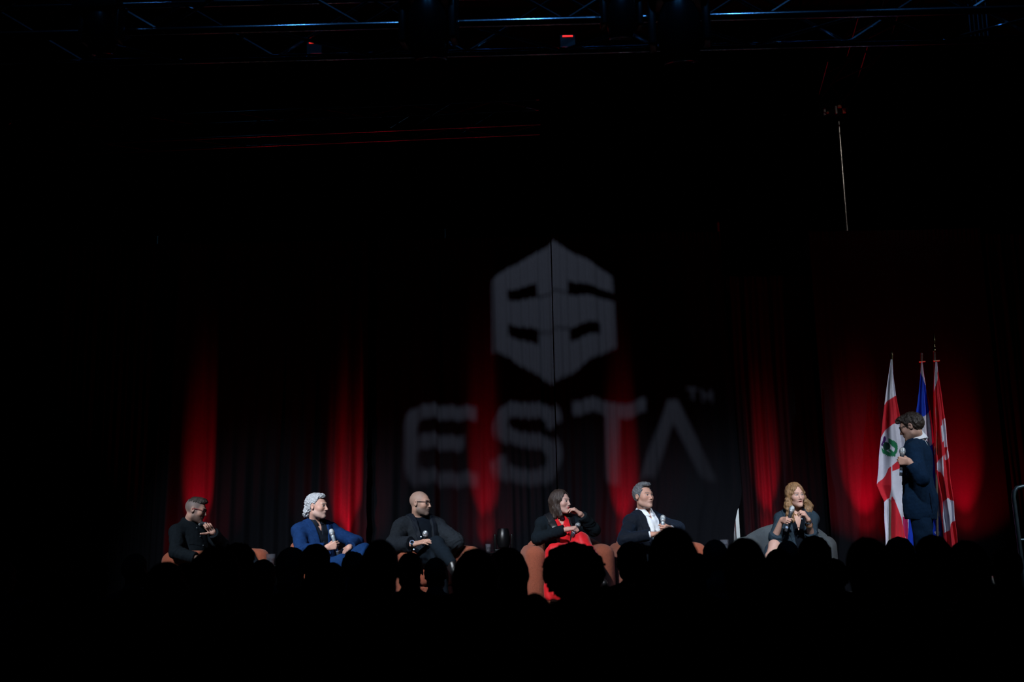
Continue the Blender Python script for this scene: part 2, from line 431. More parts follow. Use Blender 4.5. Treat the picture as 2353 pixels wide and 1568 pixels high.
tower_block(1924, 242, 1934, 248, 0.03, M_TAN, 'clamp_pad', 12.11)
tower_block(1936, 249, 1944, 260, 0.03, M_TAN, 'clamp_pad', 12.11)
tower_block(1899, 257, 1904, 261, 0.03, M_TAN, 'clamp_pad', 12.11)
tower_block(1866, 163, 1869, 197, 0.02, M_PALE, 'guide_strip', 12.16)
tower_block(1870, 160, 1940, 240, 0.10, M_RUBBER, 'sleeve_block', 12.32)
for k, (px, py) in enumerate(((1931, 192), (1921, 204), (1918, 210), (1896, 213), (1896, 230), (1889, 236))):
    MB().lathe([(0.003, 0), (0.011, 0.004), (0.011, 0.022), (0.004, 0.026)], at_tw(px, py, 12.24), (0.2, -1, 0.3), 10).build('bolt', M_PALE, tw)

# moving-head lamps hung under the front truss
def moving_head(name, label, top, down, yaw, tilt, s=1.0, upright=False, group='moving head stage lamps'):
    r = empty(name, top, yaw); tag(r, label, 'stage light', group)
    d = 1 if upright else -1
    MB().box((0, 0, d * 0.05 * s), (0.16 * s, 0.11 * s, 0.05 * s)).build('base', M_RUBBER, r, bevel=0.015 * s)
    for k in (-1, 1):
        MB().box((k * 0.145 * s, 0, d * 0.22 * s), (0.022 * s, 0.06 * s, 0.13 * s)).build('yoke_arm', M_RUBBER, r, bevel=0.015 * s)
    ax = V3(0, math.sin(tilt), d * math.cos(tilt))
    c = V3(0, 0, d * 0.26 * s)
    hd = MB().lathe([(0.02 * s, -0.15 * s), (0.085 * s, -0.145 * s), (0.112 * s, -0.08 * s), (0.118 * s, 0.02 * s), (0.105 * s, 0.12 * s), (0.088 * s, 0.17 * s), (0.08 * s, 0.172 * s), (0.075 * s, 0.15 * s)], c, ax, 24).build('lamp_head', M_RUBBER, r)
    MB().lathe([(0.088 * s, 0.165 * s), (0.094 * s, 0.168 * s), (0.094 * s, 0.176 * s), (0.086 * s, 0.178 * s), (0.082 * s, 0.17 * s)], c, ax, 24).build('lens_ring', M_CHROME, hd)
    MB().lathe([(0.08 * s, 0.150 * s), (0.07 * s, 0.160 * s), (0.04 * s, 0.168 * s), (0.005 * s, 0.172 * s)], c, ax, 24).build('lens', M_LENS, hd)
    return r
for px, ytop, who, s in ((237, 6, 'at the dark end of the front truss', 0.75), (985, -30, 'hanging in front of the truss over the bald man', 1.05), (1425, -30, 'hanging beside the middle of the front truss', 0.75), (1556, -30, 'hanging from the truss over the man in velvet', 1.1)):
    p = P(px, ytop, YF - 0.36)
    moving_head('moving_head_light', 'black moving head lamp ' + who, p, -1, random.uniform(-0.2, 0.2), 0.25, s)
# small red running lamps seen as streaks on the truss tubes
M_REDLED = bpy.data.materials.new('red_indicator'); M_REDLED.use_nodes = True
_e = M_REDLED.node_tree.nodes['Principled BSDF']; _e.inputs['Emission Color'].default_value = (1, 0.03, 0.02, 1); _e.inputs['Emission Strength'].default_value = 1.1; _e.inputs['Base Color'].default_value = (0.2, 0, 0, 1)
for px, py, who in ((723, 58, 'front truss over the man in blue'), (1303, 41, 'front truss beside the middle hanging lamp')):
    zl = P(px, 118 - 64 * (px + 60) / 2480, YF)[2]
    p = V3(P(px, py, YF + 0.2)[0], YF + 0.2, zl + 0.10)
    r = empty('indicator_strip', p); tag(r, 'short red glowing indicator strip on the ' + who, 'indicator light', 'red indicator strips')
    MB().box((0, 0.012, -0.035), (0.05, 0.012, 0.045)).build('holder', M_RUBBER, r, bevel=0.002, seg=1)
    MB().box((0, -0.002, 0.0), (0.034, 0.003, 0.005)).build('light_strip', M_REDLED, r, smooth=False)
# hanging cable bundle at the far right
cb = P(2252, 100, 6.6)
r = empty('cable_bundle', (cb[0], cb[1], cb[2])); tag(r, 'bundle of cables hanging from the end of the front truss', 'cable')
for k in range(5):
    MB().tube([(0.03 * (k - 2), 0, 0.0), (0.031 * (k - 2) + 0.005, 0, 0.35), (0.028 * (k - 2), 0, 0.9)], 0.009, 8).build('cable', M_RUBBER if k % 2 else M_DKALU, r)

# ------------------------------------------------------------------ lamps on the stage floor
for i, (x, d, hz, en, an) in enumerate(UPLIGHTS):
    who = ['behind the bearded man in black', 'behind the man in the blue suit', 'behind the chair of the bald man', 'behind the man in the velvet jacket', 'behind the grey chair', 'between the grey chair and the flags', 'behind the flags near the stair rail'][i]
    r = empty('floor_uplight', (x, CURT - d, STAGE)); tag(r, 'small black lamp shining red up the drape ' + who, 'stage light', 'red floor uplights')
    ax = nrm(V3(0, d + (0.28 if x == 2.98 else 0), hz))
    MB().lathe([(0.055, -0.13), (0.065, -0.125), (0.068, -0.01), (0.062, -0.01), (0.058, -0.02)], (0, 0, 0.16), ax, 18).build('can', M_RUBBER, r)
    for k in (-1, 1):
        MB().tube([(k * 0.075, 0, 0.16 - 0.06), (k * 0.08, 0, 0.02), (k * 0.07, 0.05, 0.008), (k * 0.07, -0.07, 0.008)], 0.008, 6).build('foot', M_RUBBER, r)
# upright moving head on the stage between the bald man and the woman in red
p = P(1157, 1262, 10.9)
moving_head('moving_head_light', 'black domed moving head lamp standing on the stage between two rust chairs', (p[0], 10.9, STAGE + 0.50), 1, 0.1, 0.12, 0.62, True)
cs = tag(MB().box((p[0], 10.9, STAGE + 0.25), (0.15, 0.15, 0.249)).build('road_case', M_RUBBER, bevel=0.012), 'black road case under the domed stage lamp', 'case')
# stair handrail at the end of the stage
hr = empty('stair_handrail', (P(2340, 1160, 9.6)[0], 9.6, STAGE)); tag(hr, 'dark steel handrail hoop at the stage stairs', 'handrail')
hx = P(2331, 1160, 9.6)[0] - hr.location.x
ht = P(2350, 1118, 9.6)[2] - STAGE
M_RAIL = mat('dark_steel', (0.05, 0.075, 0.09), 0.4, 0.8, noise=0.15, nscale=20)
pts = [V3(hx + 0.02, 0, 0.0), V3(hx, 0, ht - 0.1), V3(hx + 0.012, 0, ht - 0.045), V3(hx + 0.04, 0, ht - 0.012), V3(hx + 0.1, 0, ht), V3(hx + 0.5, -0.02, ht - 0.02), V3(hx + 0.75, -0.03, ht - 0.3), V3(hx + 0.8, -0.03, ht - 0.75), V3(hx + 0.8, -0.03, 0)]
MB().tube(pts, 0.020, 12).build('rail', M_RAIL, hr)
MB().tube([V3(hx + 0.02, 0, ht - 0.5), V3(hx + 0.78, -0.03, ht - 0.5)], 0.015, 10).build('mid_rail', M_RAIL, hr)
# ------------------------------------------------------------------ armchairs
M_RUST = mat('rust_boucle', (0.245, 0.064, 0.034), 0.9, noise=0.22, nscale=190, bump=0.5, bscale=260, sheen=0.08, spec=0.15)
M_GREYC = mat('grey_boucle', (0.062, 0.075, 0.084), 0.9, noise=0.22, nscale=190, bump=0.5, bscale=260, sheen=0.06, spec=0.15)
M_WOODD = mat('dark_wood', (0.03, 0.02, 0.014), 0.5, noise=0.3, nscale=25)
def rz_of(psi): return psi            # psi: 0 faces the audience, + turns towards picture right
def pillow_box(c, h, r, seg=5):
    m = MB().box(c, h)
    me = bpy.data.meshes.new('cushion'); me.from_pydata(m.v, [], m.f)
    bm = bmesh.new(); bm.from_mesh(me)
    bmesh.ops.bevel(bm, geom=bm.edges[:], offset=r, segments=seg, profile=0.5, affect='EDGES')
    bmesh.ops.subdivide_edges(bm, edges=[e for e in bm.edges if e.calc_length() > 0.12], cuts=3, use_grid_fill=True)
    for v in bm.verts:                # slight upholstery bulge
        d = np.array(v.co) - np.array(c); q = d / np.array(h)
        for a in range(3):
            o = [b for b in range(3) if b != a]
            if abs(q[a]) > 0.93: v.co[a] += math.copysign(0.012 * (1 - min(1, q[o[0]] ** 2)) * (1 - min(1, q[o[1]] ** 2)), q[a])
    bm.to_mesh(me); bm.free()
    me.polygons.foreach_set('use_smooth', np.ones(len(me.polygons), dtype=bool))
    return me
_CH = {}
def chair_meshes():
    if _CH: return _CH
    # local axes: +y is the direction the sitter faces
    _CH['arm'] = pillow_box((0, 0.02, 0.335), (0.098, 0.37, 0.275), 0.085)
    _CH['seat_cushion'] = pillow_box((0, 0.06, 0.335), (0.232, 0.33, 0.075), 0.05)
    _CH['base'] = pillow_box((0, 0.03, 0.165), (0.235, 0.33, 0.09), 0.02, 3)
    # barrel back: an arc of padding
    nu, nv = 34, 20
    vs = []
    for i in range(nu):
        a = math.pi * (i / (nu - 1)) ; a = -0.10 + a * (1 + 0.2 / math.pi)
        cxx, cyy = math.cos(a) * 0.315, -0.10 - math.sin(a) * 0.27
        nx_, ny_ = math.cos(a), -math.sin(a)
        zt = 0.74 - 0.10 * abs(math.cos(a)) ** 3; zb = 0.09
        endr = min(1.0, math.sin(math.pi * i / (nu - 1)) * 6 + 0.25)
        for j in range(nv):
            b = 2 * math.pi * j / nv
            ex = 0.075 * endr * np.sign(math.cos(b)) * abs(math.cos(b)) ** 0.7
            ez = np.sign(math.sin(b)) * abs(math.sin(b)) ** 0.35
            z = (zt + zb) / 2 + ez * (zt - zb) / 2
            lean = -0.06 * (z - 0.3)
            vs.append((cxx + nx_ * ex, cyy + ny_ * ex + lean, z))
    f = []
    for i in range(nu - 1):
        for j in range(nv):
            f.append((i * nv + j, i * nv + (j + 1) % nv, (i + 1) * nv + (j + 1) % nv, (i + 1) * nv + j))
    f.append(tuple(range(nv - 1, -1, -1))); f.append(tuple((nu - 1) * nv + j for j in range(nv)))
    me = bpy.data.meshes.new('backrest'); me.from_pydata(vs, [], f); me.update()
    me.polygons.foreach_set('use_smooth', np.ones(len(me.polygons), dtype=bool))
    bm = bmesh.new(); bm.from_mesh(me); bmesh.ops.recalc_face_normals(bm, faces=bm.faces); bm.to_mesh(me); bm.free()
    _CH['backrest'] = me
    lg = MB().lathe([(0.016, 0), (0.022, 0.09)], n=12)
    lm = bpy.data.meshes.new('leg'); lm.from_pydata(lg.v, [], lg.f); lm.materials.append(M_WOODD); _CH['leg'] = lm
    return _CH
def armchair(label, c, psi, m, suffix):
    C = chair_meshes()
    r = empty('armchair', (c[0], c[1], STAGE), psi + math.pi)   # local +y faces the sitter's front
    tag(r, label, 'chair', 'rust armchairs on the stage' if suffix == 'rust' else None)
    def part(n, me, loc=(0, 0, 0)):
        o = link(n, me, None, r, loc)
        if n != 'leg':
            if not me.materials: me.materials.append(m)
            o.material_slots[0].link = 'OBJECT'; o.material_slots[0].material = m
        return o
    for s in (-1, 1): part('arm', C['arm'], (s * 0.335, 0, 0))
    part('seat_cushion', C['seat_cushion']); part('base', C['base']); part('backrest', C['backrest'])
    for s in (-1, 1):
        for t in (-1, 1): part('leg', C['leg'], (s * 0.30, 0.02 + t * 0.28, 0))
    return r
CHAIRS = [(494, 10.37, 68, 'rust armchair under the bearded man in black at the end of the row', 'rust'),
          (761, 10.27, 34, 'rust armchair under the man in the blue suit', 'rust'),
          (985, 10.17, 27, 'rust armchair under the bald man in the dark jacket', 'rust'),
          (1301, 10.13, 4, 'rust armchair under the woman in the red dress', 'rust'),
          (1508, 10.22, 6, 'rust armchair under the man in the velvet jacket and white shirt', 'rust'),
          (1806, 10.20, -22, 'grey armchair under the woman speaking into a microphone', 'grey')]
for px, Y, psi, lab, k in CHAIRS:
    c = P(px, 1300, Y)
    r = armchair(lab, c, math.radians(psi), M_RUST if k == 'rust' else M_GREYC, k)
    if k == 'grey': r.scale = (1.10, 1.0, 1.06)

# ------------------------------------------------------------------ side tables with water glasses
M_GLASS = mat('clear_glass', (0.85, 0.9, 1.0), 0.07, trans=0.97, bump=0.5, bscale=90)
M_WATER = mat('water', (0.9, 0.95, 1.0), 0.02, trans=1.0)
def side_table(px, py_glass, Y, lab_t, lab_g, rim=0.043, hgt=0.10, rt=0.18):
    p = P(px, py_glass, Y)                    # rim of the glass
    zt = p[2] - hgt
    t = empty('side_table', (p[0], Y, STAGE)); tag(t, lab_t, 'table', 'small black side tables')
    hh = zt - STAGE
    MB().lathe([(0.0, hh - 0.022), (rt - 0.01, hh - 0.022), (rt, hh - 0.012), (rt - 0.01, hh - 0.001), (0.0, hh)], n=32).build('table_top', M_RUBBER, t)
    MB().lathe([(0.02, 0.012), (0.018, hh - 0.02)], n=14).build('stem', M_RUBBER, t)
    MB().lathe([(0.0, 0.0), (rt * 0.75, 0.0), (rt * 0.75, 0.008), (0.03, 0.016), (0.0, 0.016)], n=28).build('foot', M_RUBBER, t)
    g_ = empty('water_glass', (p[0], Y, zt + 0.001)); tag(g_, lab_g, 'glass', 'water glasses on the stage')
    b = rim * 0.82
    MB().lathe([(0.0, 0), (b, 0), (rim, hgt), (rim - 0.003, hgt), (b - 0.003, 0.012), (0.0, 0.010)], n=28).build('tumbler', M_GLASS, g_)
    MB().lathe([(0.0, 0.0115), (b - 0.0045, 0.0125), (rim - 0.007, hgt * 0.62), (0.0, hgt * 0.62)], n=28).build('water', M_WATER, g_)
side_table(622, 1274, 10.45, 'black side table between the bearded man in black and the man in blue', 'clear water glass between the bearded man in black and the man in blue', 0.047, 0.115, 0.13)
side_table(1122, 1251, 10.45, 'black side table beside the domed stage lamp', 'water glass beside the domed stage lamp', 0.03, 0.08, 0.14)
side_table(1664, 1241, 10.5, 'black side table near the bright slit in the drapes', 'clear water glass near the bright slit in the drapes', 0.045, 0.11)

# ------------------------------------------------------------------ flags
M_FLAG = mat('flag_cloth', (1, 1, 1), 0.75, attr='Col', sheen=0.1, bump=0.05, bscale=250, spec=0.2)
M_BRASS = mat('brass', (0.75, 0.62, 0.32), 0.22, 1.0, noise=0.1, nscale=40)
M_POLE = mat('pole_wood', (0.10, 0.075, 0.055), 0.5, noise=0.35, nscale=20, stretch=(1, 1, 0.1))
M_PEG = mat('pale_wood', (0.62, 0.33, 0.17), 0.55, noise=0.2, nscale=30)
WHITE, FRED, FBLUE = (0.60, 0.60, 0.70), (0.55, 0.014, 0.028), (0.005, 0.045, 0.52)
def inpoly(x, y, poly):
    c = np.zeros(x.shape, bool); n = len(poly)
    for i in range(n):
        x0, y0 = poly[i]; x1, y1 = poly[(i + 1) % n]
        if y0 == y1: continue
        k = ((y0 > y) != (y1 > y)) & (x < (x1 - x0) * (y - y0) / (y1 - y0) + x0)
        c ^= k
    return c
def flag(name, label, Y, outline, paint, pole_px, pole_top, finial, seed, nfold, amp, peg=None, pole_vis=None):
    """outline: [(py, left px, right px)] of the hanging cloth; paint(px, py) -> colours of the printed cloth"""
    r_ = np.random.default_rng(seed)
    base = P(pole_px[1], 1380, Y); top = P(pole_px[0], pole_top, Y)
    root = empty(name, (base[0], Y, STAGE)); tag(root, label, 'flag', 'flags on floor stands')
    O = V3(base[0], Y, STAGE)
    py = np.array([o[0] for o in outline], float); lx = np.array([o[1] for o in outline], float); rx = np.array([o[2] for o in outline], float)
    nv, nu = 430, 90
    yy = np.linspace(py[0], py[-1], nv); L = np.interp(yy, py, lx); Rr = np.interp(yy, py, rx)
    u = np.linspace(0, 1, nu)[:, None]
    X = L[None, :] + (Rr - L)[None, :] * u; YY = np.broadcast_to(yy[None, :], X.shape)
    tt = np.linspace(0, 1, nv)[None, :]
    env = np.minimum(1, tt * 2.2 + 0.1)
    ph = r_.uniform(0, 6)
    dep = amp * env * (np.sin(u * 2 * math.pi * nfold + ph + 0.7 * tt) + 0.45 * np.sin(u * 2 * math.pi * nfold * 1.9 + 2 * ph - 1.2 * tt)) + 0.10 * env * (u - 0.5) ** 2 * 2
    dep = dep + 0.006 * np.sin(YY * 0.08 + 8 * u) * env
    d0 = _F[None, None] + _R[None, None] * ((X - CX) / FPX)[..., None] - _U[None, None] * ((YY - CY) / FPX)[..., None]
    pts = CAM + d0 * ((Y - 0.04) / d0[..., 1:2])
    pts[..., 1] = pts[..., 1] + dep
    c = paint(X, YY)
    me = fast_mesh('cloth', (pts - O).reshape(-1, 3), grid_faces(nu, nv)[:, ::-1], True, c.reshape(-1, 3))
    cl = link('cloth', me, M_FLAG, root)
    so = cl.modifiers.new('thickness', 'SOLIDIFY'); so.thickness = 0.0015; so.offset = -1
    lo = V3(0, 0, 0.02); hi = top - O
    MB().tube([lo, lo + (hi - lo) * 0.6], 0.0145, 14).build('lower_pole', M_POLE, root)
    MB().tube([lo + (hi - lo) * 0.6, hi], 0.0135, 14).build('upper_pole', M_POLE, root)
    k = lo + (hi - lo) * 0.6; d = nrm(hi - lo)
    MB().tube([k - d * 0.10, k + d * 0.10], 0.0165, 14).build('pole_joint', M_BRASS, root)
    if finial == 'spear':
        MB().lathe([(0.012, 0), (0.02, 0.01), (0.02, 0.03), (0.012, 0.045), (0.017, 0.06), (0.011, 0.075), (0.010, 0.09), (0.020, 0.115), (0.017, 0.15), (0.004, 0.21), (0.001, 0.225)], hi - d * 0.02, d, 14).build('finial', M_BRASS, root)
    elif finial == 'cap':
        MB().lathe([(0.0165, -0.11), (0.0165, -0.01), (0.019, 0.0), (0.019, 0.02), (0.012, 0.026), (0.015, 0.04), (0.004, 0.055)], hi - d * 0.03, d, 14).build('finial', M_BRASS, root)
    else:
        MB().lathe([(0.0135, -0.02), (0.0135, 0.0), (0.006, 0.004)], hi, d, 14).build('finial', M_PALE, root)
    if peg:
        a = P(peg[0], peg[2], Y - 0.02) - O; b = P(peg[1], peg[2] - 1, Y - 0.02) - O
        MB().tube([a, b], 0.0075, 10).build('peg', M_PEG, root)
    MB().lathe([(0.0, 0.0), (0.16, 0.0), (0.16, 0.015), (0.11, 0.03), (0.04, 0.05), (0.022, 0.11), (0.0, 0.11)], n=28).build('stand', M_BRASS, root)
    return root

def base_col(X, c): 
    o = np.empty(X.shape + (3,)); o[:] = c; return o
def z7(p): return [(2000 + x / 7.127, 920 + y / 7.127) for x, y in p]
def z8(p): return [(1990 + x / 6.482, 1060 + y / 6.482) for x, y in p]
def z9(p): return [(1980 + x / 6.532, 770 + y / 6.532) for x, y in p]
GREEN, DGREEN, PURPLE = (0.008, 0.16, 0.065), (0.004, 0.05, 0.03), (0.055, 0.006, 0.11)
def paint_city(X, Y):
    o = base_col(X, WHITE)
    def put(poly, c): o[inpoly(X, Y, poly)] = c
    put(z9([(340, 1065), (400, 985), (440, 955), (530, 905), (620, 880), (660, 1150), (560, 1300), (450, 1350), (385, 1410), (300, 1540), (250, 1640)]), FRED)          # upper red bar
    put(z7([(110, 1410), (150, 1345), (230, 1295), (265, 1240), (300, 1120), (320, 1090), (335, 1090), (330, 1600), (200, 1700), (110, 1500)]), FRED)
    put(z7([(355, 1070), (440, 1000), (620, 900), (620, 1090), (480, 1120), (355, 1165)]), FRED)
    put(z8([(150, 360), (340, 300), (340, 545), (290, 600), (150, 480)]), FRED)
    put(z8([(385, 520), (420, 580), (500, 790), (600, 1010), (615, 1250), (385, 1250)]), FRED)
    put(z8([(560, 830), (640, 830), (640, 1250), (600, 1100)]), (0.35, 0.01, 0.09))
    # thistle emblem
    t = np.linspace(0, 1, 22)
    ring = []
    for k in range(44):
        a = math.radians(-75 + 250 * k / 43); rr = 106 + (9 if k % 2 else -7)
        ring.append((335 + rr * math.cos(a) * 0.98, 790 + rr * math.sin(a) * 1.28))
    inner = []
    for k in range(20):
        a = math.radians(-60 + 225 * k / 19)
        inner.append((335 + 58 * math.cos(a), 790 + 70 * math.sin(a)))
    put(z7(ring + inner[::-1]), GREEN)
    put(z7([(302, 620), (352, 655), (395, 700), (440, 760), (400, 800), (350, 760), (320, 720), (302, 680)]), GREEN)
    put(z7([(205, 770), (240, 790), (262, 860), (240, 880), (225, 840)]), GREEN)
    put(z7([(300, 790), (330, 810), (408, 905), (398, 930), (380, 925), (300, 830)]), GREEN)
    put(z7([(235, 745), (250, 690), (280, 680), (310, 700), (325, 750), (318, 800), (280, 818), (248, 800)]), DGREEN)
    put(z7([(195, 720), (215, 695), (238, 650), (240, 605), (255, 583), (272, 590), (278, 625), (272, 680), (245, 700), (236, 748), (212, 742)]), PURPLE)
    return o
def paint_blue(X, Y):
    o = base_col(X, FBLUE)
    def put(poly, c): o[inpoly(X, Y, poly)] = c
    put(z9([(860, 400), (930, 400), (960, 700), (975, 760), (955, 740), (885, 560), (880, 520)]), WHITE)
    put(z9([(800, 1250), (905, 1235), (985, 1190), (1045, 1120), (1120, 1080), (1150, 1700), (1000, 1850), (800, 1850)]), WHITE)
    put(z7([(700, 830), (985, 755), (1060, 690), (1120, 690), (1120, 760), (1085, 860), (1120, 990), (1040, 1020), (700, 1100)]), FBLUE)
    put(z7([(1060, 985), (1090, 1060), (1105, 1180), (1100, 1240), (1085, 1270), (1075, 1230), (1060, 1130)]), WHITE)
    put(z7([(1064, 1120), (1090, 1170), (1084, 1186), (1060, 1140)]), FBLUE)
    put(z8([(960, 560), (1075, 490), (1130, 430), (1180, 640), (1180, 1100), (1150, 930), (1100, 830), (1050, 775), (960, 720)]), WHITE)
    put(z8([(1035, 1052), (1108, 1050), (1098, 1105), (1040, 1085)]), WHITE)
    put(z8([(616, 820), (632, 850), (625, 880), (612, 1010)]), WHITE)
    return o
def paint_maple(X, Y):
    o = base_col(X, FRED)
    def put(poly, c): o[inpoly(X, Y, poly)] = c
    put(z9([(1060, 400), (1145, 400), (1150, 470), (1140, 560), (1135, 680), (1110, 780), (1086, 865), (1040, 865)]), WHITE)
    put(z7([(1188, 318), (1248, 284), (1310, 720), (1330, 890), (1265, 980), (1238, 972), (1236, 940), (1275, 765), (1222, 771), (1210, 652), (1170, 690), (1153, 424), (1190, 390)]), WHITE)
    put(z7([(1187, 902), (1198, 1080), (1192, 1260), (1160, 1180), (1100, 1140), (1098, 1030), (1140, 970)]), WHITE)
    put(z8([(1212, 545), (1350, 622), (1370, 868), (1248, 940), (1240, 1040), (1180, 1070), (1160, 800), (1165, 610)]), WHITE)
    return o
flag('flag_on_stand', 'white and red flag with a green thistle emblem on a brass-jointed pole', 10.75,
     [(826, 2047, 2051), (860, 2042.5, 2053.5), (908, 2036, 2060), (935, 2033, 2066), (1009, 2026, 2082), (1060, 2021.5, 2090), (1115, 2018, 2094), (1140, 2028, 2094), (1152, 2034, 2094), (1200, 2036, 2090), (1245, 2038, 2088), (1290, 2040, 2088)],
     paint_city, (2049, 2045), 812, 'cap', 4, 1.6, 0.022)
flag('flag_on_stand', 'blue and white flag on the middle pole behind the presenter', 10.95,
     [(832, 2117, 2120), (860, 2115.5, 2124), (890, 2113, 2129), (941, 2107, 2140), (1000, 2103, 2148), (1100, 2098, 2160), (1180, 2090, 2167), (1240, 2084, 2171), (1300, 2082, 2172)],
     paint_blue, (2117.5, 2113), 812, 'plain', 9, 2.0, 0.020, (2112, 2126, 832))
flag('flag_on_stand', 'red and white maple leaf flag on the tallest pole by the drape', 10.85,
     [(830, 2149.5, 2153.5), (850, 2148, 2156), (905, 2146, 2165), (960, 2148, 2174), (1043, 2150, 2184), (1089, 2152, 2187.5), (1155, 2163, 2196), (1195, 2168, 2199), (1240, 2172, 2204), (1300, 2175, 2208)],
     paint_maple, (2147, 2157), 806, 'spear', 15, 2.2, 0.018, (2145, 2159, 830))
# ------------------------------------------------------------------ signed-distance modelling of figures
class Grid:
    def __init__(s, lo, hi, h):
        s.lo = np.array(lo, float); s.h = h
        n = np.maximum(4, np.ceil((np.array(hi, float) - s.lo) / h).astype(int) + 1)
        ax = [(s.lo[i] + h * np.arange(n[i])).astype(np.float32) for i in range(3)]
        s.p = (ax[0][:, None, None], ax[1][None, :, None], ax[2][None, None, :]); s.n = tuple(n)
    def mesh(s, D):
        D = np.ascontiguousarray(np.broadcast_to(D, s.n)).astype(np.float32)
        for a in range(3):
            sl = [slice(None)] * 3
            for e in (0, -1):
                sl[a] = e; D[tuple(sl)] = np.maximum(D[tuple(sl)], 0.3 * s.h)
        return nets(D, s.lo, s.h)
def nets(D, lo, h):
    S = D < 0
    c = np.zeros(tuple(k - 1 for k in D.shape), np.int8)
    n = D.shape
    for i in (0, 1):
        for j in (0, 1):
            for k in (0, 1):
                c += S[i:n[0] - 1 + i, j:n[1] - 1 + j, k:n[2] - 1 + k]
    m = (c > 0) & (c < 8)
    ids = np.argwhere(m); idx = np.full(m.shape, -1, np.int32); idx[m] = np.arange(len(ids), dtype=np.int32)
    acc = np.zeros((len(ids), 3)); cnt = np.zeros(len(ids))
    co = [(i, j, k) for i in (0, 1) for j in (0, 1) for k in (0, 1)]
    for a in co:
        for ax in range(3):
            if a[ax]: continue
            b = list(a); b[ax] = 1
            va = D[ids[:, 0] + a[0], ids[:, 1] + a[1], ids[:, 2] + a[2]]; vb = D[ids[:, 0] + b[0], ids[:, 1] + b[1], ids[:, 2] + b[2]]
            x = (va < 0) != (vb < 0)
            t = np.where(x, va / np.where(x, va - vb, 1), 0)
            pos = np.array(a, float)[None, :].repeat(len(ids), 0); pos[:, ax] += t
            acc[x] += pos[x]; cnt[x] += 1
    V = lo + h * (ids + acc / cnt[:, None])
    Fs = []
    for ax in range(3):
        o1, o2 = [(1, 2), (2, 0), (0, 1)][ax]
        sa = [slice(None)] * 3; sb = [slice(None)] * 3
        sa[ax] = slice(0, -1); sb[ax] = slice(1, None)
        for o in (o1, o2): sa[o] = slice(1, -1); sb[o] = slice(1, -1)
        A = S[tuple(sa)]; B = S[tuple(sb)]
        e = np.argwhere(A != B)
        if not len(e): continue
        ins = A[e[:, 0], e[:, 1], e[:, 2]]
        e = e.copy(); e[:, o1] += 1; e[:, o2] += 1
        q = []
        for d1, d2 in ((-1, -1), (0, -1), (0, 0), (-1, 0)):
            k = e.copy(); k[:, o1] += d1; k[:, o2] += d2
            q.append(idx[k[:, 0], k[:, 1], k[:, 2]])
        q = np.stack(q, 1); q[~ins] = q[~ins][:, ::-1]
        Fs.append(q)
    return V, np.concatenate(Fs)
def loc3(p, c, M):
    d = [p[i] - np.float32(c[i]) for i in range(3)]
    return tuple(np.float32(M[i][0]) * d[0] + np.float32(M[i][1]) * d[1] + np.float32(M[i][2]) * d[2] for i in range(3))
def ell(q, c, r):
    x = [(q[i] - np.float32(c[i])) / np.float32(r[i]) for i in range(3)]
    k0 = np.sqrt(x[0] ** 2 + x[1] ** 2 + x[2] ** 2)
    k1 = np.sqrt((x[0] / np.float32(r[0])) ** 2 + (x[1] / np.float32(r[1])) ** 2 + (x[2] / np.float32(r[2])) ** 2) + 1e-6
    return k0 * (k0 - 1) / k1
def rc(q, a, b, ra, rb):
    a = np.asarray(a, np.float32); b = np.asarray(b, np.float32); ab = b - a; L = float(ab @ ab) + 1e-9
    d = [q[i] - a[i] for i in range(3)]
    t = np.clip((d[0] * ab[0] + d[1] * ab[1] + d[2] * ab[2]) / np.float32(L), 0, 1)
    return np.sqrt((d[0] - ab[0] * t) ** 2 + (d[1] - ab[1] * t) ** 2 + (d[2] - ab[2] * t) ** 2) - (np.float32(ra) + np.float32(rb - ra) * t)
def smin(a, b, k):
    h = np.clip(0.5 + 0.5 * (b - a) / k, 0, 1)
    return b + (a - b) * h - k * h * (1 - h)
def smax(a, b, k): return -smin(-a, -b, k)
def chain(q, pts, rs, k=0.02):
    d = None
    for i in range(len(pts) - 1):
        e = rc(q, pts[i], pts[i + 1], rs[i], rs[i + 1]); d = e if d is None else smin(d, e, k)
    return d
def wave(q, scale, seed, n=6):
    r = np.random.default_rng(seed); o = 0
    for i in range(n):
        v = r.normal(size=3); v = v / np.linalg.norm(v) * (2 * math.pi / scale) * r.uniform(0.7, 1.4)
        o = o + np.sin(q[0] * np.float32(v[0]) + q[1] * np.float32(v[1]) + q[2] * np.float32(v[2]) + np.float32(r.uniform(0, 6.28)))
    return o / n * 1.6
def frame(psi, pitch=0.0, roll=0.0, up=None):
    """rows: person's right, forward, up.  psi 0 faces the audience, + turns to picture right; pitch + looks up"""
    f = V3(math.sin(psi), -math.cos(psi), 0); u = V3(0, 0, 1)
    f2 = f * math.cos(pitch) + u * math.sin(pitch); u2 = u * math.cos(pitch) - f * math.sin(pitch)
    r = np.cross(f2, u2)
    r3 = r * math.cos(roll) + u2 * math.sin(roll); u3 = u2 * math.cos(roll) - r * math.sin(roll)
    return np.array([r3, f2, u3])
def rad(a): return math.radians(a)

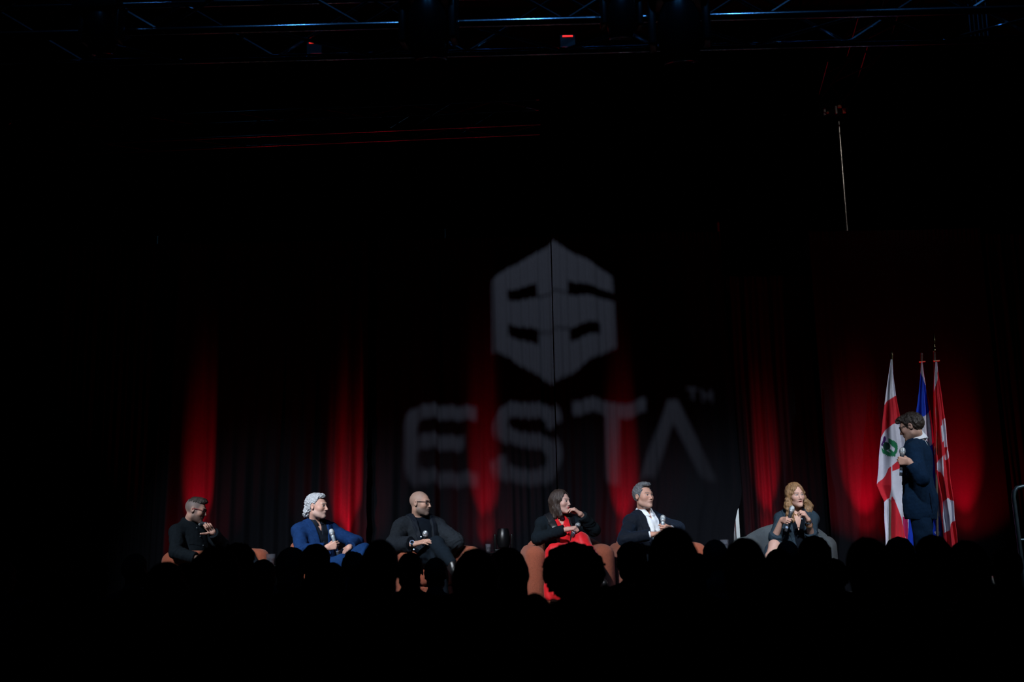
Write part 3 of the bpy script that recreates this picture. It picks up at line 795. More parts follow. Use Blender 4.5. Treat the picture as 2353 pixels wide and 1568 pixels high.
# ---- head -------------------------------------------------------------------------------------
def head_sdf(q, o):
    """q: head-local coordinates (right, forward, up), o: shape options"""
    W = o.get('w', 1.0); ax = np.abs(q[0]); s = (ax, q[1], q[2])
    d = ell(q, (0, -0.018, 0.032), (0.076 * W, 0.098, 0.088))
    d = smin(d, ell(q, (0, 0.028, -0.012), (0.064 * W, 0.068, 0.088)), 0.03)
    d = smin(d, ell(q, (0, 0.030, -0.066), (0.050 * W * o.get('jaw', 1), 0.054, 0.046)), 0.03)
    d = smin(d, rc(s, (0.050 * W * o.get('jaw', 1), 0.005, -0.062), (0.012, 0.068, -0.096), 0.016, 0.015), 0.03)
    d = smin(d, ell(q, (0, 0.078, -0.097), (0.021, 0.018, 0.018)), 0.022)                    # chin
    d = smin(d, ell(s, (0.044, 0.058, -0.018), (0.022, 0.024, 0.022)), 0.025)               # cheek
    d = smin(d, rc(s, (0.008, 0.088, 0.030), (0.040, 0.076, 0.030), 0.009, 0.008), 0.016)   # brow
    d = smax(d, -ell(s, (0.031, 0.103, 0.010), (0.019, 0.018, 0.012)), 0.014)               # sockets
    d = smin(d, ell(s, (0.030, 0.078, 0.010), (0.0135, 0.0120, 0.0115)), 0.004)             # eyes
    d = smin(d, rc(s, (0.016, 0.087, 0.0165), (0.042, 0.079, 0.013), 0.0045, 0.004), 0.005) # upper lid
    nz = o.get('nose', 1.0)
    d = smin(d, rc(q, (0, 0.086, 0.022), (0, 0.096 + 0.014 * nz, -0.026), 0.007, 0.0105), 0.012)
    d = smin(d, ell(s, (0.0115, 0.094, -0.032), (0.0085, 0.010, 0.0075)), 0.008)
    d = smin(d, ell(q, (0, 0.082, -0.054), (0.026, 0.018, 0.016)), 0.012)
    d = smin(d, ell(q, (0, 0.0935, -0.0525), (0.021, 0.009, 0.0052)), 0.004)                # lips
    d = smin(d, ell(q, (0, 0.0915, -0.0635), (0.018, 0.009, 0.0065)), 0.004)
    op = o.get('open', 0.0)
    d = smax(d, -ell(q, (0, 0.098, -0.0578 - op * 0.3), (0.022, 0.014, 0.0012 + op)), 0.003)
    # ears
    es = loc3((ax, q[1], q[2]), (0.074 * W, -0.012, -0.004), frame(rad(0), rad(12)))
    e = ell((ax, q[1], q[2]), (0.079 * W, -0.012, 0.002), (0.0085, 0.0185, 0.031))
    e = smax(e, -ell((ax, q[1], q[2]), (0.087 * W, -0.008, 0.004), (0.007, 0.011, 0.019)), 0.004)
    d = smin(d, e, 0.006)
    return d
def head_paint(q, o):
    x, y, z = q; n = len(x); ax = np.abs(x)
    c = np.tile(np.array(o['skin'], float), (n, 1))
    def mix(m, colr):
        m = np.clip(m, 0, 1)[:, None]; c[:] = c * (1 - m) + np.array(colr) * m
    sk = np.array(o['skin'])
    mix(np.exp(-((ax - 0.045) / 0.02) ** 2 - ((z + 0.022) / 0.02) ** 2) * (y > 0.02) * 0.35, sk * (1.02, 0.75, 0.70))
    if 'scalp' in o:                                     # cropped or shaved hair
        edge = o.get('scalp_edge', 0.0)
        lim = 0.055 + edge + 0.0 * y
        m = 1 / (1 + np.exp(-(z - lim + 0.9 * np.maximum(0, y - 0.03) * 0 + 0.0) / 0.006))
        side = 1 / (1 + np.exp((y - 0.042 - 0.25 * np.maximum(z - 0.03, -0.02)) / 0.005)) / (1 + np.exp(-(z + 0.035 + 0.5 * np.minimum(0, y + 0.04)) / 0.007))
        ear = 1 - np.exp(-((y + 0.012) / 0.022) ** 2 - ((z - 0.0) / 0.034) ** 2) * (ax > 0.06)
        mix(side * ear * o.get('scalp_k', 0.8), o['scalp'])
    if 'beard' in o:
        m = 1 / (1 + np.exp((z + 0.040 - 0.55 * np.maximum(0, 0.03 - y) * (y > -0.02)) / 0.006)) / (1 + np.exp(-(y + 0.012) / 0.006))
        m = np.maximum(m, np.exp(-((z + 0.043) / 0.007) ** 2) * (ax < 0.028) * (y > 0.07))
        m = m * (1 / (1 + np.exp(-(z + 0.125) / 0.008)))
        mix(m * o.get('beard_k', 0.6), o['beard'])
    lip = np.exp(-(((z + 0.058) / 0.0095) ** 2) ** 2 - (ax / 0.021) ** 4) * (y > 0.078)
    mix(lip * o.get('lip_k', 0.6), o.get('lip', (0.34, 0.13, 0.11)))
    if o.get('open', 0): mix(np.exp(-((z + 0.0585) / 0.0045) ** 2 - (ax / 0.016) ** 4) * (y > 0.07), (0.06, 0.015, 0.015))
    br = np.exp(-((z - 0.033 - 0.10 * (ax - 0.03) * (ax < 0.05)) / 0.0042) ** 2) * (ax > 0.011) * (ax < 0.050) * (y > 0.05)
    mix(br * 0.85, o.get('brow', (0.08, 0.05, 0.035)))
    eye = (((ax - 0.030) / 0.0135) ** 2 + ((z - 0.0095) / 0.0062) ** 2 < 1) & (y > 0.07)
    mix(eye * 0.85, (0.52, 0.50, 0.49))
    gz_ = o.get('gaze', 0.0)
    iris = ((((x - np.sign(x) * 0.030) - gz_) / 0.0068) ** 2 + ((z - 0.010) / 0.0066) ** 2 < 1) & (y > 0.07)
    mix(iris * 0.95, o.get('iris', (0.03, 0.025, 0.02)))
    lash = (np.abs(z - 0.0165 + 8 * (ax - 0.030) ** 2) < 0.0019) & (np.abs(ax - 0.030) < 0.0145) & (y > 0.06)
    mix(lash * 0.8, (0.03, 0.02, 0.018))
    return c

# ---- hands ------------------------------------------------------------------------------------
FING = [(0.029, 0.088, (0.041, 0.025, 0.020), 0.0094), (0.0095, 0.092, (0.045, 0.029, 0.021), 0.0096),
        (-0.0095, 0.087, (0.041, 0.027, 0.020), 0.0090), (-0.027, 0.077, (0.032, 0.020, 0.018), 0.0080)]
def hand_sdf(q, W, a, s, side, curls, thumb, k=1.0, spread=0.0):
    a = nrm(a); s = nrm(s - a * (a @ s)); n = np.cross(s, a) if side == 'R' else np.cross(a, s)
    d = None
    for i, (off, kn, Ls, r) in enumerate(FING):
        K = W + (a * kn + s * off) * k
        m = rc(q, W + (a * 0.008 + s * off * 0.55) * k, K, 0.0165 * k, 0.0115 * k)
        d = m if d is None else smin(d, m, 0.012)
        p = K; ang = 0.0; sd = nrm(a + s * spread * (1.5 - i) * 0.25)
        for j in range(3):
            ang += rad(curls[i][j]); v = sd * math.cos(ang) + n * math.sin(ang)
            e = p + v * Ls[j] * k
            d = smin(d, rc(q, p, e, r * k * (1 - 0.07 * j), r * k * (0.93 - 0.07 * j)), 0.0035)
            p = e
    p = W + (a * 0.018 + s * 0.022 + n * 0.008) * k
    for j, (v, L, r0, r1) in enumerate(zip(thumb, (0.044, 0.033, 0.026), (0.0155, 0.0112, 0.0100), (0.0115, 0.0102, 0.0078))):
        v = nrm(a * v[0] + s * v[1] + n * v[2]); e = p + v * L * k
        d = smin(d, rc(q, p, e, r0 * k, r1 * k), 0.010 if j == 0 else 0.004); p = e
    return d
GRIP = [(62, 88, 58)] * 2 + [(66, 90, 58)] * 2
GRIP_T = [(0.75, 0.45, 0.55), (0.75, 0.05, 0.75), (0.55, -0.35, 0.65)]
REST = [(12, 18, 10), (16, 22, 12), (20, 24, 14), (24, 26, 16)]
REST_T = [(0.75, 0.55, 0.25), (0.9, 0.25, 0.2), (0.95, 0.05, 0.15)]
def grip_wrist(C, elbow, s, side, k=1.0):
    a = nrm(C - elbow); a = nrm(a - s * (a @ s)); n = np.cross(s, a) if side == 'R' else np.cross(a, s)
    return C - a * 0.078 * k - n * 0.030 * k, a

# ---- microphones ------------------------------------------------------------------------------
M_GRILLE = mat('mic_grille', (0.62, 0.66, 0.70), 0.38, 0.85, noise=0.35, nscale=420, bump=0.5, bscale=500)
M_MICB = mat('mic_body', (0.05, 0.055, 0.065), 0.28, 0.3, noise=0.1, nscale=30)
M_MICR = mat('mic_ring', (0.35, 0.45, 0.62), 0.35, 0.4)
def microphone(label, head, tail, bright=False):
    head = np.array(head); tail = np.array(tail); ax = nrm(head - tail); L = 0.245
    r = empty('microphone', head - ax * L); tag(r, label, 'microphone', 'hand-held microphones')
    B = M_PALE if bright else M_MICB
    MB().lathe([(0.0, 0.0), (0.0115, 0.0), (0.0135, 0.006), (0.0135, 0.03)], (0, 0, 0), ax, 18).build('end_cap', M_MICB, r)
    MB().lathe([(0.0138, 0.03), (0.0145, 0.032), (0.0145, 0.046), (0.0138, 0.048)], (0, 0, 0), ax, 18).build('colour_ring', M_MICR, r)
    MB().lathe([(0.0138, 0.048), (0.0155, 0.10), (0.018, 0.16), (0.0205, 0.188), (0.019, 0.192)], (0, 0, 0), ax, 18).build('body', B, r)
    MB().lathe([(0.016, 0.190), (0.022, 0.198), (0.0262, 0.212), (0.0270, 0.222), (0.0270, 0.226), (0.0262, 0.234), (0.0225, 0.247), (0.014, 0.256), (0.004, 0.2595)], (0, 0, 0), ax, 20).build('grille', M_GRILLE, r)
    MB().lathe([(0.0268, 0.2185), (0.0281, 0.2195), (0.0281, 0.2265), (0.0268, 0.2275)], (0, 0, 0), ax, 20).build('band', M_PALE, r)
    return r, head - ax * L, ax

# ---- figure -----------------------------------------------------------------------------------
M_SKIN = mat('skin', (1, 1, 1), 0.55, attr='Col', noise=0.07, nscale=120, bump=0.06, bscale=400, spec=0.3)
_b = M_SKIN.node_tree.nodes['Principled BSDF']
def torso_sdf(p, B, g=0.0, hipw=1.0):
    q = loc3(p, B['hip'], B['M']); T = B['T']; k = B.get('w', 1.0); dp = B.get('deep', 1.0)
    d = ell(q, (0, 0.0, 0.03), (0.168 * k * hipw + g, 0.125 * dp + g, 0.15 + g))
    d = smin(d, ell(q, (0, 0.012, 0.36 * T), (0.150 * k + g, 0.112 * dp + g, 0.17 + g)), 0.06)
    d = smin(d, ell(q, (0, 0.008, 0.70 * T), (0.165 * k + g, 0.112 * dp + g, 0.16 + g)), 0.06)
    if B.get('bust'):
        d = smin(d, ell((np.abs(q[0]), q[1], q[2]), (0.070, 0.085 * dp, 0.66 * T), (0.062 + g, 0.060 + g, 0.062 + g)), 0.05)
    d = smin(d, rc(p, B['sR'], B['sL'], 0.058 * k + g, 0.058 * k + g), 0.06)
    d = smin(d, smin(rc(p, B['nb'] - B['M'][2] * 0.004, B['sR'], 0.050 + g, 0.045 + g), rc(p, B['nb'] - B['M'][2] * 0.004, B['sL'], 0.050 + g, 0.045 + g), 0.03), 0.05)
    return d, q
def make_body(nb, psi, lean, T=0.49, sw=0.185, drop=0.055, w=1.0, deep=1.0, bust=False, roll=0.0, hips=None):
    M = frame(psi, 0.0)
    f = M[1]; up = nrm(V3(0, 0, 1) * math.cos(lean) - f * math.sin(lean)); r = M[0]
    if roll: up = nrm(up * math.cos(roll) + r * math.sin(roll)); r = nrm(r - up * (r @ up))
    fw = np.cross(up, r)
    B = dict(nb=nb, M=np.array([r, fw, up]), T=T, w=w, deep=deep, bust=bust)
    B['hip'] = nb - up * T
    B['sR'] = nb + r * sw - up * drop; B['sL'] = nb - r * sw - up * drop
    B['hR'] = B['hip'] + r * 0.09; B['hL'] = B['hip'] - r * 0.09
    return B
def part_mesh(name, g, D, m, parent, paint=None):
    V, Fc = g.mesh(D)
    if not len(V): return None
    me = fast_mesh(name, V - np.array(parent.location), Fc, True, paint(V) if paint else None)
    return link(name, me, m, parent)
def join_mesh(name, pieces, origin):
    vs = []; fs = []; cs = []; o = 0
    for V, F_, C_ in pieces:
        vs.append(V - origin); fs.append(F_ + o); cs.append(C_); o += len(V)
    return fast_mesh(name, np.concatenate(vs), np.concatenate(fs), True, np.concatenate(cs))
def bbox(pts, pad):
    a = np.array(pts); return a.min(0) - pad, a.max(0) + pad

def person(label, B, H, arms, legs, ho, group=None, knees=False):
    """B torso, H (centre, frame) of the head, arms {side: (elbow, wrist, a, s, curls, thumb)}, legs {side: (knee, ankle, toe)}"""
    hc, HM = H; k = ho.get('k', 1.0)
    org = V3(B['hip'][0], B['hip'][1], STAGE)
    pieces = []
    # head, neck and upper chest
    nk = hc + HM.T @ V3(0, -0.022, -0.055) * k
    g = Grid(np.minimum(hc - 0.155, B['nb'] - V3(0.16, 0.16, 0.15)), np.maximum(hc + 0.155, B['nb'] + V3(0.16, 0.16, 0.06)), 0.0036)
    q = tuple(c / np.float32(k) for c in loc3(g.p, hc, HM))
    d = head_sdf(q, ho) * np.float32(k)
    nr = ho.get('neck', 0.054)
    d = smin(d, rc(g.p, nk, B['nb'] + B['M'][2] * 0.015, nr, nr * 1.08), 0.022)
    tq, _ = torso_sdf(g.p, B, -0.004)
    d = smin(d, tq, 0.035)
    V, F_ = g.mesh(d)
    ql = ((V - hc) @ HM.T) / k
    C_ = head_paint((ql[:, 0], ql[:, 1], ql[:, 2]), ho)
    pieces.append((V, F_, C_))
    skin = np.array(ho['skin'])
    hs = ho.get('hand', 1.0)
    for sd, A in arms.items():
        el, wr, a, s, cu, th = A
        a_ = nrm(a)
        lo, hi = bbox([wr, wr + a_ * 0.19 * hs, wr + nrm(s) * 0.06, wr - nrm(s) * 0.06, wr + (el - wr) * 0.6], 0.085)
        g = Grid(lo, hi, 0.0034)
        d = smin(rc(g.p, el, wr, 0.040 * hs, 0.026 * hs), hand_sdf(g.p, wr, a, s, sd, cu, th, hs), 0.018)
        V, F_ = g.mesh(d); pieces.append((V, F_, np.tile(skin * (1.0, 0.97, 0.96), (len(V), 1))))
    # trunk and limbs under the clothes
    pts = [B['nb'], B['sR'], B['sL'], B['hip']] + [x for L in legs.values() for x in L[:2]] + [A[0] for A in arms.values()]
    lo, hi = bbox(pts, 0.16); g = Grid(lo, hi, 0.016 if not knees else 0.009)
    d, _ = torso_sdf(g.p, B, -0.012)
    for sd, A in arms.items(): d = smin(d, chain(g.p, [B['s' + sd], A[0], A[1]], [0.043, 0.036, 0.026]), 0.02)
    for sd, Lg in legs.items(): d = smin(d, chain(g.p, [B['h' + sd], Lg[0], Lg[0] * 0.6 + Lg[1] * 0.4, Lg[1]], [0.070, 0.050, 0.049, 0.033], 0.03), 0.03)
    V, F_ = g.mesh(d); pieces.append((V, F_, np.tile(skin, (len(V), 1))))
    me = join_mesh('person', pieces, org)
    o = link('person', me, M_SKIN, None, org)
    tag(o, label, 'person', group)
    return o

def sleeves(p, B, arms, g, end=0.03, r0=0.060, r1=0.052, r2=0.041, k=0.03):
    d = None
    for sd, A in arms.items():
        el, wr = A[0], A[1]; we = wr + nrm(el - wr) * end
        up_ = rc(p, B['s' + sd], el, r0 + g, r1 + g); fo = rc(p, el, we, r1 + g, r2 + g); ad = nrm(wr - el)
        cut = ((p[0] - np.float32(we[0])) * np.float32(ad[0]) + (p[1] - np.float32(we[1])) * np.float32(ad[1]) + (p[2] - np.float32(we[2])) * np.float32(ad[2]))
        e = smin(up_, np.maximum(fo, cut), 0.02)
        d = e if d is None else np.minimum(d, e)
    return d
def vcut(q, zb, zt, w0, w1, x0=0.0, below=0.0):
    """open front: half width w0 at height zb rising to w1 at zt"""
    t = (q[2] - zb) / (zt - zb)
    hw = np.where(t > 0, w0 + (w1 - w0) * t, w0 + below * -(q[2] - zb))
    return np.maximum(np.abs(q[0] - np.float32(x0)) - hw, 0.0 - q[1])
def hit(fn, px, py, Y0, Y1):             # first point of a surface along a line of sight
    ys = np.linspace(Y0, Y1, 400); pts = np.array([P(px, py, y) for y in ys])
    d = fn((pts[:, 0].astype(np.float32), pts[:, 1].astype(np.float32), pts[:, 2].astype(np.float32)))
    k = int(np.argmax(d < 0)) if (d < 0).any() else int(np.argmin(d))
    return pts[k]
def jacket(o, B, arms, m, zb=0.16, w0=0.004, w1=0.085, below=0.15, g=0.020, h=0.0065, x0=0.0, wr=0.005, lapel=None, lw=0.065, end=0.03,
           seed=1, name='jacket', r0=0.060, r1=0.052, r2=0.043, zt=None, hem=-0.10, closed=False, extra=None, hipw=1.0, lapm=None, nh=0.0):
    T = B['T']; zt = zt or T + 0.03
    pts = [B['nb'] + B['M'][2] * 0.09, B['sR'], B['sL'], B['hip'] - B['M'][2] * 0.12, B['hip'] + B['M'][1] * 0.1] + [x for A in arms.values() for x in (A[0], A[1])]
    lo, hi = bbox(pts, 0.13); G = Grid(lo, hi, h)
    d0, q = torso_sdf(G.p, B, g, hipw)
    if extra is not None: d0 = extra(G.p, q, d0)
    s_ = sleeves(G.p, B, arms, g * 0.6, end, r0, r1, r2)
    wv = wave(G.p, 0.11, seed) * wr * 0.8 + wave(G.p, 0.05, seed + 50) * wr * 0.3
    for sd, A in arms.items():                                    # sleeve creases gathered at the elbow and the armpit
        for c_, k_ in ((A[0], 1.0), (B['s' + sd] * 0.75 + A[0] * 0.25 - B['M'][2] * 0.03, 0.7), (A[0] * 0.5 + A[1] * 0.5, 0.6)):
            ax_ = nrm(nrm(A[0] - B['s' + sd]) + nrm(A[1] - A[0]) + V3(0.13, 0.2, -0.1))
            t_ = (G.p[0] - c_[0]) * np.float32(ax_[0]) + (G.p[1] - c_[1]) * np.float32(ax_[1]) + (G.p[2] - c_[2]) * np.float32(ax_[2])
            r_ = ((G.p[0] - c_[0]) ** 2 + (G.p[1] - c_[1]) ** 2 + (G.p[2] - c_[2]) ** 2) / np.float32(0.095 ** 2)
            cr = np.abs(np.sin(t_ * 82 + wave(G.p, 0.16, seed + 7) * 2.4)) - 0.6
            wv = wv + cr * np.exp(-r_) * 0.0085 * k_
    body = np.maximum(d0, np.float32(hem) - q[2])
    neckhole = rc(G.p, B['nb'] - B['M'][2] * nh + B['M'][1] * 0.005, B['nb'] + B['M'][2] * 0.2 + B['M'][1] * 0.05, 0.066 + nh, 0.075 + nh)
    body = smax(body, -neckhole, 0.01)
    if not closed: body = np.maximum(body, -vcut(q, zb, zt, w0, w1, x0, below))
    d = smin(body, s_, 0.022) + wv
    part_mesh(name, G, d, m, o)
    if lapel and not closed:
        for sg in (-1, 1):
            lp = np.maximum(d0 + wv - 0.007, -vcut(q, zb, zt, w0, w1, x0, below))
            t = np.clip((q[2] - zb) / (zt - zb), 0, 1)
            wd = lw * np.where(t < 0.72, 0.25 + 1.05 * t, 0.78 + 0.1 * t) 
            lp = np.maximum(lp, vcut(q, zb, zt, w0, w1, x0, below) - wd)
            lp = np.maximum(lp, np.maximum(-q[0] * sg + np.float32(sg * x0), zb - q[2]))
            lp = np.maximum(lp, -(d0 + wv + 0.006)); lp = np.maximum(lp, 0.01 - q[1])
            lp = np.maximum(lp, -neckhole)
            part_mesh('lapel', G, lp, lapm or lapel, o)
    return G
def shirt(o, B, m, g=0.010, h=0.008, v=(0.30, 0.05), wr=0.003, seed=5, name='shirt', zlo=-0.02, collar=True, colm=None, chh=0.045, x0=0.0, high=0.0, cr=0.0):
    T = B['T']
    pts = [B['nb'] + B['M'][2] * 0.10, B['sR'], B['sL'], B['hip'] - B['M'][2] * 0.03]
    lo, hi = bbox(pts, 0.13); G = Grid(lo, hi, h)
    d0, q = torso_sdf(G.p, B, g)
    d0 = np.maximum(d0, zlo - q[2])
    if high: d0 = smin(d0, rc(G.p, B['nb'], B['nb'] + B['M'][2] * (high) + B['M'][1] * 0.02, 0.064, 0.062), 0.02)
    neckhole = rc(G.p, B['nb'] + B['M'][2] * (0.012 + high), B['nb'] + B['M'][2] * 0.2 + B['M'][1] * 0.05, 0.060, 0.070)
    d = smax(d0, -neckhole, 0.006)
    if v: d = np.maximum(d, -vcut(q, T - v[0], T + 0.03, 0.0, v[1], x0))
    d = d + wave(G.p, 0.08, seed) * wr
    part_mesh(name, G, d, m, o)
    if collar:
        lo, hi = bbox([B['nb'] + B['M'][2] * 0.09, B['nb'] - B['M'][2] * 0.05, B['nb'] + B['M'][1] * 0.06], 0.12); G = Grid(lo, hi, 0.0048)
        q = loc3(G.p, B['nb'], B['M'])
        r = np.sqrt((q[0] / 1.0) ** 2 + ((q[1] - 0.012 - 0.25 * q[2]) / 1.02) ** 2)
        zc = chh * 0.5 + 0.006 - 0.38 * q[1]                 # collar stands high behind, low in front
        t = (q[2] - zc) / chh
        stand = np.abs(r - (0.066 + cr * 0.4 - 0.010 * t)) - 0.0042
        fall = np.abs(r - (0.078 + cr - 0.030 * t)) - 0.0042
        c_ = np.minimum(np.maximum(stand, np.abs(t) * chh - chh * 0.62), np.maximum(fall, np.abs(t + 0.05) * chh - chh * 0.62))
        op = np.maximum(np.abs(q[0] - x0 * 0.3) - (0.010 + 0.42 * np.maximum(0, q[2] + 0.035)), -q[1])
        c_ = np.maximum(c_, -op)
        part_mesh('collar', G, c_, colm or m, o)
def trousers(o, B, legs, m, g=0.014, wr=0.004, seed=3, name='trousers', rs=(0.082, 0.064, 0.060, 0.046), h=0.0095, end=0.03, cut_y=None):
    pts = [B['hip']] + [x for L in legs.values() for x in L[:2]]
    lo, hi = bbox(pts, 0.20); G = Grid(lo, hi, h)
    q = loc3(G.p, B['hip'], B['M'])
    d = ell(q, (0, 0.0, 0.03), (0.170 + g, 0.13 + g, 0.13 + g))
    d = np.maximum(d, q[2] - 0.10)
    for sd, L in legs.items():
        e = chain(G.p, [B['h' + sd], L[0], L[0] * 0.55 + L[1] * 0.45, L[1] + nrm(L[0] - L[1]) * end], [r + g * 0.5 for r in rs], 0.03)
        d = smin(d, e, 0.03)
    d = d + wave(G.p, 0.10, seed) * wr
    return part_mesh(name, G, d, m, o)
def shoes(o, legs, m, k=1.0):
    for sd, L in legs.items():
        an, toe = L[1], nrm(L[2]); lo, hi = bbox([an, an + toe * 0.2, an - V3(0, 0, 0.05)], 0.10); G = Grid(lo, hi, 0.008)
        dn = nrm(L[1] - L[0]); dn = nrm(dn - toe * (dn @ toe))
        d = rc(G.p, an + dn * 0.045 - toe * 0.03, an + dn * 0.055 + toe * 0.17 * k, 0.036, 0.032)
        d = smin(d, rc(G.p, an, an + dn * 0.04 + toe * 0.05, 0.040, 0.040), 0.03)
        sole = (G.p[0] - np.float32(an[0])) * np.float32(dn[0]) + (G.p[1] - np.float32(an[1])) * np.float32(dn[1]) + (G.p[2] - np.float32(an[2])) * np.float32(dn[2])
        d = smax(d, sole - 0.078, 0.01)
        part_mesh('shoe', G, d, m, o)
def hair_part(o, H, fn, m, lo=(-0.16, -0.17, -0.17), hi=(0.16, 0.16, 0.19), h=0.0042, k=1.0, name='hair'):
    hc, HM = H
    cor = np.array([[x, y, z] for x in (lo[0], hi[0]) for y in (lo[1], hi[1]) for z in (lo[2], hi[2])]) @ HM + hc
    G = Grid(cor.min(0), cor.max(0), h)
    q = tuple(c / np.float32(k) for c in loc3(G.p, hc, HM))
    return part_mesh(name, G, fn(q, G.p), m, o)
def cap(q, t=0.012, W=1.0):
    return ell(q, (0, -0.018, 0.032), (0.076 * W + t, 0.098 + t, 0.088 + t))
def glasses(o, H, m, lens=None, w=0.031, hh=0.019, yf=0.099, k=1.0, thick=0.0028, zz_=0.010, tm=None):
    hc, HM = H
    def Wd(p): return hc + HM.T @ (np.array(p) * k) - np.array(o.location)
    r = MB()
    for s in (-1, 1):
        pts = []
        for i in range(17):
            a = 2 * math.pi * i / 16
            sx = np.sign(math.cos(a)) * abs(math.cos(a)) ** 0.6 * (w * 0.80); sz = np.sign(math.sin(a)) * abs(math.sin(a)) ** 0.6 * hh
            pts.append(Wd((s * 0.035 + sx, yf - 0.16 * abs(s * 0.035 + sx) * 0.9, zz_ + sz)))
        r.tube(pts, thick * k, 6, False)
    r.tube([Wd((-0.010, yf + 0.001, zz_ + 0.006)), Wd((0, yf + 0.003, zz_ + 0.008)), Wd((0.010, yf + 0.001, zz_ + 0.006))], thick * k, 6)
    gl = r.build('glasses', m, o)
    for s in (-1, 1):
        MB().tube([Wd((s * 0.060, yf - 0.012, zz_ + 0.010)), Wd((s * 0.079, 0.045, zz_ + 0.010)), Wd((s * 0.083, 0.0, zz_ + 0.006)), Wd((s * 0.081, -0.025, zz_ - 0.012))], thick * k * 0.95, 6).build('temple', tm or m, gl)
    return gl
# ------------------------------------------------------------------ clothing materials
def cloth(name, c, rough=0.9, sheen=0.0, n=0.18, ns=60, b=0.25, bs=220): return mat(name, c, rough, noise=n, nscale=ns, bump=b, bscale=bs, sheen=sheen, spec=0.1)
M_BLACKC = cloth('black_cotton', (0.0045, 0.0075, 0.0105))
M_NAVYSUIT = cloth('royal_navy_wool', (0.0042, 0.022, 0.082))
M_NAVYTR = cloth('royal_navy_trousers', (0.005, 0.028, 0.10))
M_DKSHIRT = cloth('midnight_shirt', (0.004, 0.007, 0.013), 0.6, 0.03)
M_CHARC = cloth('charcoal_wool', (0.012, 0.0155, 0.0205))
M_TEE = cloth('black_tee', (0.003, 0.0055, 0.010))
M_DKTR = cloth('dark_trousers', (0.0045, 0.0085, 0.0135))
M_CREPE = cloth('black_crepe', (0.0045, 0.008, 0.0115))
M_SATIN = mat('black_satin', (0.006, 0.006, 0.008), 0.42, noise=0.1, nscale=30, bump=0.05, spec=0.6)
M_REDD = mat('scarlet_cloth', (0.60, 0.006, 0.012), 0.55, noise=0.08, nscale=30, bump=0.12, bscale=90, sheen=0.1, spec=0.3)
M_VELVET = mat('navy_velvet', (0.0025, 0.005, 0.011), 0.8, noise=0.25, nscale=50, bump=0.2, bscale=200, sheen=0.12, spec=0.2)
M_VELVET.node_tree.nodes['Principled BSDF'].inputs['Sheen Tint'].default_value = (0.15, 0.35, 0.7, 1)
M_WSHIRT = mat('white_shirt', (0.72, 0.75, 0.80), 0.7, noise=0.04, nscale=40, bump=0.15, bscale=120)
M_DENIM = cloth('blue_grey_suiting', (0.024, 0.041, 0.058))
M_PRES = cloth('navy_suit', (0.004, 0.017, 0.043))
M_SHOE = mat('black_leather', (0.008, 0.008, 0.009), 0.35, noise=0.1, nscale=30)
M_GOLD = mat('gold', (0.85, 0.58, 0.22), 0.2, 1.0)
M_SILVER = mat('silver', (0.75, 0.77, 0.8), 0.2, 1.0)
M_FRAME = mat('dark_frames', (0.01, 0.01, 0.012), 0.25)
M_REDFR = mat('red_temple', (0.22, 0.01, 0.015), 0.3)
M_WATCH = mat('watch_face', (0.01, 0.012, 0.016), 0.08, coat=1.0)
M_BUTTON = mat('button', (0.03, 0.04, 0.05), 0.3)
M_PEARL = mat('pearl_button', (0.7, 0.75, 0.82), 0.3)
def hairmat(name, c, st=(1, 1, 1), r=0.5): return mat(name, c, r, noise=0.45, nscale=130, bump=0.7, bscale=220, stretch=st, spec=0.45)
M_H1 = hairmat('dark_brown_crop', (0.030, 0.023, 0.019))
M_H2 = hairmat('silver_curls', (0.36, 0.375, 0.40))
M_H4 = hairmat('dark_brown_long', (0.034, 0.021, 0.016), (1, 1, 0.12), 0.38)
M_H5 = hairmat('iron_grey_hair', (0.115, 0.12, 0.128))
M_H6 = hairmat('honey_blonde_hair', (0.235, 0.125, 0.055), (1, 1, 0.15), 0.42)
M_H7 = hairmat('chestnut_hair', (0.026, 0.016, 0.011), (1, 1, 0.5), 0.38)
def s_from(a, n, side): return np.cross(a, n) if side == 'R' else np.cross(n, a)
def dots(o, pts, r, m, name='button', n=10, ax=(0, -1, 0)):
    for p in pts:
        MB().lathe([(0.0, 0), (r, 0.0), (r, r * 0.5), (r * 0.6, r * 0.7), (0.0, r * 0.7)], np.array(p) - np.array(o.location), ax, n).build(name, m, o)
def surf(B, x, z, g):                    # a point on the front of the torso
    q = V3(x, 0, z); T = B['T']
    y = B.get('deep', 1) * 0.115 * math.sqrt(max(0.05, 1 - (x / 0.19) ** 2)) + g
    return B['hip'] + B['M'].T @ V3(x, y, z)
def ring_band(o, c, ax, r, w, m, name, n=22, th=0.003):
    MB().lathe([(r, -w), (r + th, -w), (r + th, w), (r, w), (r, -w)], np.array(c) - np.array(o.location), ax, n).build(name, m, o)
def seat_leg(h_, f, L=0.42, up=0.02, out=0.0, r=None):
    kn = h_ + f * L + V3(0, 0, up) + (r if r is not None else V3(0, 0, 0)) * out
    return kn
def foot_below(kn, f, fw=0.02): 
    return V3(kn[0] + f[0] * fw, kn[1] + f[1] * fw, STAGE + 0.088)

PEOPLE = {}
